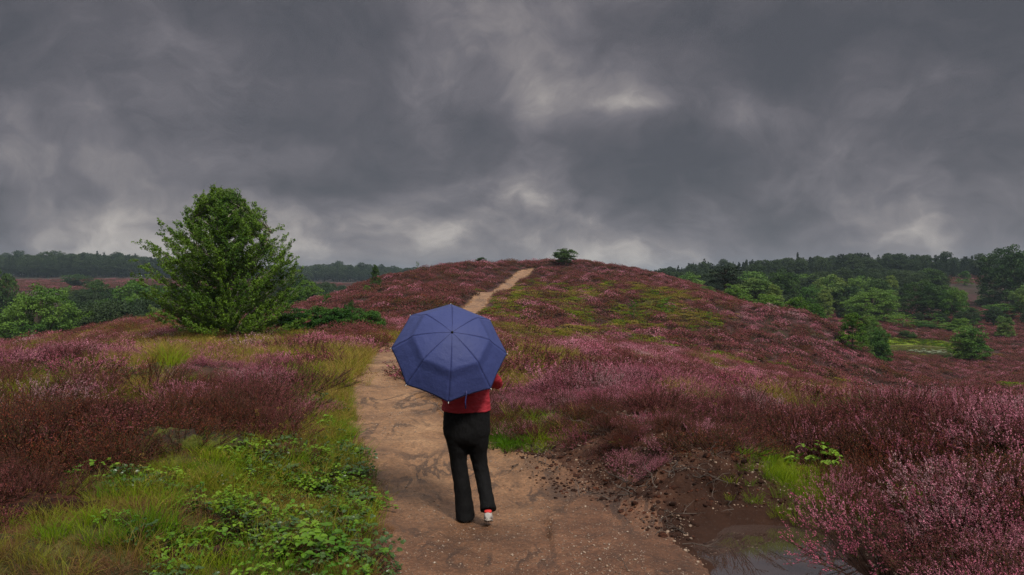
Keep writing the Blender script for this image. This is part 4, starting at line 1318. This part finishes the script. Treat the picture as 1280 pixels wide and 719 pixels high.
PK, PK2, DK, DK2, RU, RU2, PA, PA2 = near_protos
for px, Y, me, sc, lab in (
    (818, 12.0, PK2, (2.0, 1.6, 1.05), 'bright pink heather bush crowning the bank right of the path'),
    (755, 12.6, DK2, (1.6, 1.4, .9), 'dusky heather bush left of the bright pink one on the bank'),
    (895, 12.2, PK, (1.6, 1.4, 1.0), 'pink heather bush right of the bright pink one on the bank'),
    (22, 7.3, RU2, (2.1, 1.5, 1.6), 'large rusty brown heather bush at the left edge behind the dark log'),
    (150, 7.9, DK2, (1.7, 1.5, 1.2), 'dark brown heather bush between the rusty bush and the mossy hummock'),
    (262, 9.3, DK, (1.7, 1.4, 1.0), 'dark brown heather bush above the mossy hummock'),
    (376, 12.3, DK2, (1.9, 1.6, 1.0), 'dark purple heather bush by the left edge of the path'),
    (236, 9.9, PK, (1.0, 1.0, .95), 'small pink heather bush at the edge of the left grass'),
    (1105, 5.75, PK2, (1.5, 1.5, 1.15), 'pink flowering heather bush overhanging the right side of the puddle'),
    (95, 12.4, PK2, (2.2, 1.6, 1.25), 'broad pink heather bush on the crest of the left bank'),
    (40, 9.6, PA2, (1.5, 1.3, 1.15), 'pale pink heather bush at the left edge above the rusty bush'),
    (185, 10.8, RU2, (1.7, 1.4, 1.2), 'rusty heather bush below the broad pink one on the left bank'),
    (300, 11.2, PK, (1.3, 1.1, .85), 'low pink heather bush between the dark bushes on the left bank'),
    (120, 9.0, PK, (1.1, 1.0, 1.0), 'small pink heather bush amid dark heather left of the mossy hummock'),
    (1256, 6.3, RU2, (1.4, 1.4, 1.2), 'rusty half bare heather bush at the right edge'),
    (900, 7.75, RU, (1.3, 1.0, .8), 'reddish brown heather bush hanging over the dark end of the bank'),
    (1226, 8.3, PA2, (1.2, 1.2, 1.1), 'pale faded heather bush behind the rusty bush on the right'),
    (803, 8.9, PK, (.62, .62, .55), 'tiny pink heather sprig on the bare stony bank'),
    (1150, 8.2, PK2, (1.3, 1.2, 1.0), 'pink heather bush behind the green bramble right of the puddle'),
    (1020, 10.2, RU, (1.5, 1.2, .95), 'red tinged heather bush behind the green bramble'),
):
    plant('heather_bush', me, None, px, Y, sc, lab, 'heather')

BR, BR2, BR3 = bp
big = bramble_mesh('bramble_big', 9, [M['bramble'], M['heath_stem']], 46, .32, .30, .068)
for px, Y, me, sc, lab in (
    (1022, 8.1, big, (1.1, 1.0, 1.2), 'bright green bramble growing between the puddle and the right heather'),
    (972, 8.3, BR3, 1.2, 'small light green bramble left of the bright green one'),
    (388, 5.45, big, (1.0, .9, .8), 'large leaved green bramble nearest the camera by the path'),
    (330, 5.7, BR2, 1.3, 'dark leaved bramble left of the large leaved one'),
    (428, 6.4, BR2, 1.15, 'dark bramble trailing onto the path edge'),
    (395, 7.3, BR, 1.2, 'fresh green bramble above the dark trailing one'),
    (440, 8.0, BR2, 1.0, 'bluish green bramble at the path edge furthest up'),
    (345, 8.1, BR, 1.0, 'light green bramble in the brown grass of the left bank'),
    (280, 6.3, BR3, 1.3, 'low green bramble in the middle of the left grass'),
    (778, 8.55, BR3, (.8, .8, .55), 'small flat green herb growing on the bare bank'),
    (118, 6.6, BR3, 1.2, 'small bramble sprouting behind the dark log'),
):
    plant('bramble', me, None, px, Y, sc, lab, 'bramble', dz=0)


def clod(name, px, Y, L, W, H, mt, label, cat, seed, rz=0.0):
    r = np.random.default_rng(seed)
    n, m = 40, 28
    u = np.linspace(0, np.pi, n); a = np.linspace(0, 2 * np.pi, m, endpoint=False)
    X = -np.cos(u)[:, None] * np.ones(m); s = np.sin(u)[:, None] ** .7
    Yv = s * np.cos(a); Z = s * np.sin(a)
    k = 1 + .55 * (fbm(X * 2.2 + seed, Yv * 2.2 + Z * 1.7, 4) - .5)
    v = np.stack([X * L * k, Yv * W * k, Z * H * k], -1)
    v += (fbm(X * 7 + seed, Yv * 6 + Z * 5, 3)[..., None] - .5) * .06
    mb = MB()
    i = np.arange(n - 1)[:, None] * m; j = np.arange(m)[None]; j2 = (j + 1) % m
    mb.quads(v.reshape(-1, 3), np.stack([i + j, i + m + j, i + m + j2, i + j2], -1).reshape(-1, 4))
    o = mb.build(name, mt, None, True)
    x = xat(px, Y); o.location = (x, Y, G(x, Y)); o.rotation_euler = (0, 0, rz)
    return tag(o, label, cat)


clod('rotten_log', 42, 5.95, .50, .16, .17, M['peat'], 'dark red brown rotten log lying in the grass at the left edge', 'log', 3, .05)
clod('rotten_log', 225, 5.05, .30, .12, .07, M['peat'], 'half buried reddish peat log in the grass at the bottom left', 'log', 5, .1)
clod('peat_hummock', 205, 7.55, .33, .22, .20, M['moss'], 'dark mossy hummock under the heather on the left bank', 'hummock', 8, .2)
clod('peat_hummock', 268, 7.9, .30, .20, .14, M['moss'], 'smaller mossy hummock right of the first one', 'hummock', 11, -.1)

# ------------------------------------------------------------------ wet air
def haze():
    bm = bmesh.new()
    bmesh.ops.create_cube(bm, size=1)
    me = bpy.data.meshes.new('haze'); bm.to_mesh(me); bm.free()
    o = bpy.data.objects.new('haze', me); col.objects.link(o)
    o.scale = (5600, 2760, 62); o.location = (0, 1300, 10)
    m = bpy.data.materials.new('haze'); m.use_nodes = True
    t = NT(m.node_tree); t.n.clear()
    out = t.add('ShaderNodeOutputMaterial'); pv = t.add('ShaderNodeVolumePrincipled')
    pv.inputs['Color'].default_value = (.66, .82, 1.0, 1)
    pv.inputs['Density'].default_value = .00021
    pv.inputs['Anisotropy'].default_value = .2
    t.l.new(pv.outputs[0], out.inputs['Volume'])
    me.materials.append(m)
    tag(o, 'thin wet haze over the far valley', 'haze', kind='stuff')


haze()

# ------------------------------------------------------------------ the walker
PX, PY_ = -.40, 7.05
PZ = G(-.43, 7.05)
body_root = empty('person', (PX, PY_, PZ))
tag(body_root, 'person seen from behind in red jacket and black flared trousers under a blue umbrella', 'person')

M['skin'] = mat('skin', (.50, .29, .21), .5, .3)
M['hair'] = mat('hair', two_tone((.05, .028, .016), (.09, .05, .03), 40), .45)
M['red'] = mat('red_jacket', lambda t, p: t.mix(t.noise(p, 9, 3), (.250, .016, .026), (.340, .027, .042)), .75, .2,
               bump=lambda t, p: (t.math('ADD', t.noise(t.vec('MULTIPLY', p, (3, 3, 9)), 2.2, 3), t.math('MULTIPLY', t.noise(p, 260, 2), .12)), .7, .03))
M['black'] = mat('black_trousers', lambda t, p: t.mix(t.noise(p, 7, 3), (.0038, .0038, .0044), (.0065, .0065, .007)), .85, .12,
                 bump=lambda t, p: (t.noise(t.vec('MULTIPLY', p, (5, 5, 2.5)), 2.5, 4), .8, .03))
M['shoe'] = mat('shoe_white', (.42, .40, .38), .5)
M['sole'] = mat('shoe_sole', lambda t, p: t.mix(t.smooth(t.noise(p, 60, 2), .45, .55), (.30, .27, .24), (.12, .10, .09)), .6)
M['shoe_red'] = mat('shoe_red', (.50, .030, .028), .6)
M['umb'] = mat('umbrella_cloth', lambda t, p: t.mix(t.noise(p, 5, 4), (.029, .041, .136), (.041, .055, .178)), .62, .25, trans=.10,
               bump=lambda t, p: (t.math('ADD', t.noise(t.vec('MULTIPLY', p, (1, 1, 1)), 11, 4, .6), t.math('MULTIPLY', t.noise(p, 300, 2), .05)), .35, .03))
M['umb_seam'] = mat('umbrella_seam', (.020, .022, .095), .6)
M['metal'] = mat('grey_metal', (.35, .35, .36), .35)
M['rubber'] = mat('black_plastic', (.015, .015, .016), .45)
M['white'] = mat('white_tip', (.7, .7, .7), .4)
M['eye'] = mat('eye_white', (.6, .58, .55), .2)


def loft(mb, rings, sides=20, m=0):
    """closed tube through (x, y, z, rx, ry) rings, each ring square to the run of the tube"""
    a = np.array(rings, float)
    n = len(a)
    tt = np.arange(n); fine = np.linspace(0, n - 1, (n - 1) * 5 + 1)
    # smooth in-between rings
    def cr(c):
        p = np.r_[2 * c[0] - c[1], c, 2 * c[-1] - c[-2]]
        i = np.minimum(fine.astype(int), n - 2); f = fine - i
        p0, p1, p2, p3 = p[i], p[i + 1], p[i + 2], p[i + 3]
        return .5 * (2 * p1 + (p2 - p0) * f + (2 * p0 - 5 * p1 + 4 * p2 - p3) * f ** 2 + (3 * p1 - p0 - 3 * p2 + p3) * f ** 3)
    b = np.stack([cr(a[:, k]) for k in range(5)], 1)
    c = b[:, :3]; t = unit(np.gradient(c, axis=0))
    X = np.array([1.0, 0, 0]) if abs(t[:, 0]).mean() < .75 else np.array([0, 1.0, 0])
    e1 = unit(X - (t @ X)[:, None] * t); e2 = np.cross(t, e1)
    g = np.linspace(0, 2 * np.pi, sides, endpoint=False)
    ring = c[:, None] + b[:, 3][:, None, None] * np.cos(g)[None, :, None] * e1[:, None] + b[:, 4][:, None, None] * np.sin(g)[None, :, None] * e2[:, None]
    N = len(b)
    v = np.concatenate([ring.reshape(-1, 3), c[:1], c[-1:]])
    i = np.arange(N - 1)[:, None] * sides; j = np.arange(sides)[None]; j2 = (j + 1) % sides
    q = np.stack([i + j, i + j2, i + sides + j2, i + sides + j], -1).reshape(-1, 4)
    q = list(q)
    for x_ in range(0, sides, 2):
        q.append([N * sides, (x_ + 2) % sides, x_ + 1, x_]); k0 = (N - 1) * sides
        q.append([N * sides + 1, k0 + x_, k0 + x_ + 1, k0 + (x_ + 2) % sides])
    mb.quads(v, np.array(q), m)


def creases(o, size, depth, seed):
    tx = bpy.data.textures.new('cloth_folds', 'CLOUDS'); tx.noise_scale = size; tx.noise_depth = 2
    dm = o.modifiers.new('folds', 'DISPLACE'); dm.texture = tx; dm.strength = depth; dm.mid_level = .5; dm.texture_coords = 'LOCAL'
    return o


def ball(mb, c, r, m=0, n=16):
    c = np.array(c, float); r = np.broadcast_to(r, (3,))
    u = np.linspace(.02, np.pi - .02, n)
    loft(mb, [(c[0], c[1], c[2] - r[2] * math.cos(x_), r[0] * math.sin(x_), r[1] * math.sin(x_)) for x_ in np.linspace(.12, math.pi - .12, 7)], 16, m)


def fused(mb, name, mt, vox, parent, smooth=4):
    o = mb.build(name, mt, parent, True)
    rm = o.modifiers.new('join', 'REMESH'); rm.mode = 'VOXEL'; rm.voxel_size = vox; rm.use_smooth_shade = True
    if smooth:
        sm = o.modifiers.new('soften', 'SMOOTH'); sm.factor = .5; sm.iterations = smooth
    return o


# body: one continuous figure (hips, torso, neck, head, arms, hands, legs, feet)
b_ = MB()
loft(b_, [(-.015, 0, .86, .17, .11), (-.015, 0, .98, .17, .115), (-.015, 0, 1.12, .15, .105), (-.012, 0, 1.26, .165, .11), (-.01, .0, 1.36, .15, .095), (-.01, .01, 1.415, .075, .07), (-.01, .02, 1.46, .052, .056), (-.01, .03, 1.54, .05, .055)])
loft(b_, [(-.01, .055, 1.475, .032, .040), (-.01, .055, 1.50, .052, .066), (-.01, .045, 1.55, .067, .086), (-.01, .035, 1.60, .073, .095), (-.01, .03, 1.645, .066, .088), (-.01, .03, 1.69, .030, .045)])
loft(b_, [(-.01, .135, 1.60, .008, .010), (-.01, .150, 1.575, .012, .016), (-.01, .150, 1.555, .016, .015), (-.01, .138, 1.547, .010, .010)], 10)   # nose
loft(b_, [(-.034, .128, 1.517, .004, .005), (-.01, .139, 1.519, .009, .008), (.014, .128, 1.517, .004, .005)], 8)                                    # lips
for sx_ in (-1, 1):
    loft(b_, [(-.01 + sx_ * .073, .025, 1.545, .008, .014), (-.01 + sx_ * .078, .018, 1.575, .010, .019), (-.01 + sx_ * .074, .018, 1.60, .007, .013)], 8)   # ears
arms = {-1: [(-.165, 0, 1.365, .05, .05), (-.215, .005, 1.30, .046, .048), (-.205, .10, 1.13, .040, .040), (-.200, .13, 1.11, .038, .038), (-.215, .135, 1.20, .034, .033), (-.226, .135, 1.285, .025, .022)],
        1: [(.150, 0, 1.365, .05, .05), (.195, .03, 1.335, .047, .047), (.255, .17, 1.25, .040, .040), (.245, .205, 1.235, .038, .038), (.14, .235, 1.245, .034, .034), (.03, .245, 1.26, .025, .022)]}
for k in (-1, 1):
    loft(b_, arms[k], 14)
legs_l = [(-.10, 0, .90, .10, .11), (-.09, .01, .70, .075, .08), (-.072, .015, .50, .055, .058), (-.05, .0, .32, .050, .055), (-.032, -.01, .12, .034, .038), (-.030, -.01, .06, .033, .04)]
legs_r = [(.08, 0, .90, .10, .11), (.09, .03, .70, .075, .08), (.105, .05, .50, .055, .058), (.145, -.05, .32, .050, .055), (.180, -.17, .17, .034, .038), (.186, -.20, .13, .033, .038)]
loft(b_, legs_l, 14); loft(b_, legs_r, 14)
loft(b_, [(-.03, -.03, .05, .03, .035), (-.03, .08, .035, .038, .028), (-.03, .16, .028, .036, .02)], 12)
loft(b_, [(.186, -.22, .11, .028, .03), (.186, -.13, .06, .036, .026), (.186, -.04, .03, .034, .018)], 12)


def hand(wr, dirv, nrm, grip):
    """palm, four unequal bent fingers and a thumb from the side of the palm, closed round what is held"""
    wr = np.array(wr, float); dv = unit(np.array(dirv, float)); nv = unit(np.array(nrm, float) - np.dot(nrm, dv) * dv); sv = np.cross(dv, nv)
    pc = wr + dv * .045
    loft(b_, [(*(wr - dv * .01), .024, .017), (*(wr + dv * .03), .036, .014), (*(wr + dv * .08), .040, .012), (*(wr + dv * .088), .03, .008)], 12)
    for f, (off, ln) in enumerate(((-.028, .072), (-.009, .080), (.010, .075), (.028, .060))):
        p0 = wr + dv * .075 + sv * off
        p1 = p0 + (dv * math.cos(.4 * grip) + nv * math.sin(.4 * grip)) * ln * .42
        p2 = p1 + (dv * math.cos(1.5 * grip) + nv * math.sin(1.5 * grip)) * ln * .34
        p3 = p2 + (dv * math.cos(2.5 * grip) + nv * math.sin(2.5 * grip)) * ln * .28
        loft(b_, [(*p0, .0085, .0085), (*p1, .0082, .0082), (*p2, .0076, .0076), (*p3, .006, .006)], 8)
    t0 = wr + dv * .025 - sv * .03; t1 = t0 + dv * .03 - sv * .02 + nv * .015; t2 = t1 + dv * .02 + sv * .005 + nv * .022
    loft(b_, [(*t0, .012, .012), (*t1, .0105, .0105), (*t2, .008, .008)], 8)


# umbrella axis (used by the gripping hand too)
APEX = np.array([-.520, 6.667, 1.745]); AX = unit(np.array([.135, -.775, .605]))
hp = APEX - AX * .70 - np.array([PX, PY_, PZ])
hand((hp[0] - .012, hp[1] - .035, hp[2] - .055), (.05, .25, .9), (.25, 1, -.2), 1.0)
hand((.03, .245, 1.26), (-1, .1, .15), (0, -.8, -.5), .6)
body = fused(b_, 'body', M['skin'], .006, body_root, 3)
for sx_ in (-1, 1):
    eb = MB(); ball(eb, (-.01 + sx_ * .030, .118, 1.583), .011)
    eb.build('eye', M['eye'], body_root, True)
hb = MB()
loft(hb, [(-.01, -.045, 1.44, .05, .03), (-.01, -.03, 1.50, .072, .055), (-.01, .0, 1.56, .083, .085), (-.01, .015, 1.62, .083, .098), (-.01, .018, 1.675, .066, .082), (-.01, .02, 1.712, .025, .03)])
fused(hb, 'hair', M['hair'], .008, body_root, 3)

tr = MB()
loft(tr, [(-.017, 0, 1.05, .208, .136), (-.017, -.008, .97, .214, .146), (-.017, -.012, .87, .216, .155), (-.015, -.008, .80, .212, .155), (-.012, 0, .72, .180, .12)], 28)
loft(tr, [(-.110, -.01, .86, .110, .135), (-.104, -.005, .74, .102, .12), (-.096, .005, .62, .083, .095), (-.088, .01, .50, .076, .085), (-.068, .005, .38, .075, .085), (-.050, .0, .24, .080, .092), (-.036, -.005, .12, .084, .105), (-.028, -.01, .018, .088, .122)], 24)
loft(tr, [(.080, -.01, .86, .110, .135), (.086, .01, .74, .102, .12), (.086, .035, .62, .083, .095), (.106, .045, .50, .073, .085), (.134, .005, .38, .067, .08), (.162, -.085, .26, .066, .08), (.180, -.14, .195, .070, .082), (.187, -.175, .145, .075, .088)], 24)
creases(fused(tr, 'trousers', M['black'], .010, body_root, 5), .07, .014, 1)

jk = MB()
loft(jk, [(-.017, 0, 1.015, .226, .155), (-.017, 0, 1.045, .226, .156), (-.015, 0, 1.10, .214, .150), (-.013, 0, 1.20, .205, .142), (-.012, 0, 1.29, .212, .138), (-.010, 0, 1.355, .196, .120), (-.010, .005, 1.41, .125, .09), (-.010, .012, 1.455, .072, .072), (-.010, .015, 1.48, .068, .069)], 28)
for k in (-1, 1):
    loft(jk, [(p[0], p[1], p[2], p[3] + .016, p[4] + .016) for p in arms[k]], 16)
creases(fused(jk, 'jacket', M['red'], .009, body_root, 4), .09, .024, 2)


def shoe(hx, hy, hz, tx, ty, tz):
    h = np.array([hx, hy, hz]); t = np.array([tx, ty, tz]); dv = unit(t - h); up = unit(np.array([0, 0, 1.0]) - dv[2] * dv)
    L = np.linalg.norm(t - h)
    sh = MB()
    P = lambda f, u: tuple(h + dv * L * f + up * u)
    loft(sh, [(*P(-.02, .040), .024, .030), (*P(.10, .045), .036, .042), (*P(.30, .045), .038, .042), (*P(.55, .036), .041, .034), (*P(.80, .026), .043, .024), (*P(1.0, .018), .028, .014)], 16)
    o = fused(sh, 'shoe', M['shoe'], .006, body_root, 3)
    so = MB()
    loft(so, [(*P(-.04, .004), .022, .012), (*P(.08, .004), .036, .014), (*P(.35, .004), .034, .013), (*P(.72, .004), .046, .012), (*P(1.02, .006), .026, .009)], 16)
    s2 = fused(so, 'sole', M['sole'], .006, body_root, 2); s2.parent = o
    c = MB()
    loft(c, [(*P(-.025, .062), .026, .016), (*P(.05, .076), .036, .017), (*P(.16, .084), .036, .014)], 14)
    c2 = fused(c, 'collar', M['shoe_red'], .006, body_root, 2); c2.parent = o


shoe(.186, -.262, .085, .186, -.06, .012)
shoe(-.028, -.075, .012, -.028, .175, .012)

# ------------------------------------------------------------------ the umbrella
def build_umbrella():
    # built along its own axis (z up at the tip), then leaned back over the shoulder
    z = Vector(AX); xr = Vector((1, 0, 0)); xr = (xr - z * xr.dot(z)).normalized(); yr = z.cross(xr)
    e = empty('umbrella', tuple(APEX - AX * .70))
    e.rotation_euler = Matrix((xr, yr, z)).transposed().to_euler()
    tag(e, 'navy blue eight panelled folding umbrella tilted back over the walker', 'umbrella')
    T = .70                                   # tip height above the grip
    prof_r = np.array([0, .06, .13, .20, .27, .335, .385, .435, .48, .522]); prof_h = np.array([0, -.006, -.018, -.036, -.058, -.086, -.155, -.205, -.255, -.302])
    a0 = math.pi / 2 + .03
    mb = MB()
    nr, ns = len(prof_r), 12
    rf = np.linspace(0, nr - 1, 37); rr = np.interp(rf, np.arange(nr), prof_r); hh = np.interp(rf, np.arange(nr), prof_h)
    rng_u = np.random.default_rng(4)
    for k in range(8):
        p1 = a0 + k * math.pi / 4; p2 = p1 + math.pi / 4
        s = np.linspace(0, 1, ns + 1)
        c1 = np.array([math.cos(p1), math.sin(p1)]); c2 = np.array([math.cos(p2), math.sin(p2)])
        pl = (1 - s)[:, None] * c1 + s[:, None] * c2
        bow = np.sin(np.pi * s)
        t = rr / rr[-1]
        # cloth pulled tight between the ribs, a little slack near the hem
        rad = 1 - .012 * bow[None] * t[:, None] ** 3
        X = pl[None] * rr[:, None, None] * rad[..., None]
        Z = hh[:, None] + .018 * bow[None] * (t[:, None] ** 1.5) * np.sin(t[:, None] * 2.6) + (fbm(X[..., 0] * 9 + k * 3, X[..., 1] * 9, 3) - .5) * .010 * t[:, None] * bow[None]
        v = np.concatenate([X, Z[..., None] + T], -1).reshape(-1, 3)
        i = np.arange(len(rr) - 1)[:, None] * (ns + 1) + np.arange(ns)[None]
        i = i.ravel()
        mb.quads(v, np.stack([i, i + ns + 1, i + ns + 2, i + 1], 1), 0)
    for k in range(8):
        p1 = a0 + k * math.pi / 4
        pts = np.stack([rr * math.cos(p1), rr * math.sin(p1), hh + T + .0012], 1)[1:]
        tube(mb, pts, .0013, 5, 1)
    can = mb.build('canopy', [M['umb'], M['umb_seam']], e, True)
    for k in range(8):
        p1 = a0 + k * math.pi / 4
        pts = np.stack([rr * math.cos(p1), rr * math.sin(p1), hh + T - .004], 1)[1:]
        m = MB(); tube(m, pts, .0018, 5)
        st = np.array([[.008 * math.cos(p1), .008 * math.sin(p1), T - .26], [.2 * math.cos(p1), .2 * math.sin(p1), T - .10], [.27 * math.cos(p1), .27 * math.sin(p1), T - .078]])
        tube(m, st, .0016, 5)
        rb = m.build('rib', M['metal'], e, True)
        m = MB(); d_ = np.array([math.cos(p1), math.sin(p1), -.8]); d_ = unit(d_)
        q = pts[-1] + np.array([0, 0, .004])
        tube(m, np.array([q - d_ * .006, q + d_ * .006, q + d_ * .011]), [.0035, .0035, .002], 6)
        m.build('rib_tip', M['white'], rb, True)
    m = MB(); tube(m, [[0, 0, .06], [0, 0, T - .01]], .005, 8); tube(m, [[0, 0, T - .30], [0, 0, T - .24]], .010, 8); m.build('shaft', M['metal'], e, True)
    m = MB(); tube(m, [[0, 0, -.06], [0, 0, -.05], [0, 0, .0], [0, 0, .055], [0, 0, .065]], [.012, .017, .015, .015, .008], 12); m.build('handle', M['rubber'], e, True)
    m = MB(); tube(m, [[0, 0, T - .002], [0, 0, T + .004], [0, 0, T + .012], [0, 0, T + .022]], [.013, .011, .006, .004], 10); m.build('ferrule', M['rubber'], e, True)
    # the tie strap hanging from the hem
    pk = a0 + 4 * math.pi / 4 + math.pi / 4 * .42
    q = np.array([math.cos(pk) * .455, math.sin(pk) * .455, T - .262])
    inv = Matrix((xr, yr, z)); down = np.array(inv @ Vector((0, 0, -1)))
    rt = np.array(inv @ Vector((1, 0, 0)))
    m = MB()
    pts = np.array([q + np.array([0, 0, .012]), q + down * .04 + np.array([0, 0, .010]), q + down * .09 + rt * -.006, q + down * .15 + rt * -.004])
    n_ = len(pts); w_ = .006
    v = np.concatenate([pts - rt * w_, pts + rt * w_]); m.quads(v, np.array([[i, i + n_, i + n_ + 1, i + 1] for i in range(n_ - 1)]))
    sb = m.build('strap', M['umb_seam'], e, True)
    so = sb.modifiers.new('thick', 'SOLIDIFY'); so.thickness = .0015
    so = can.modifiers.new('thick', 'SOLIDIFY'); so.thickness = .0008


build_umbrella()
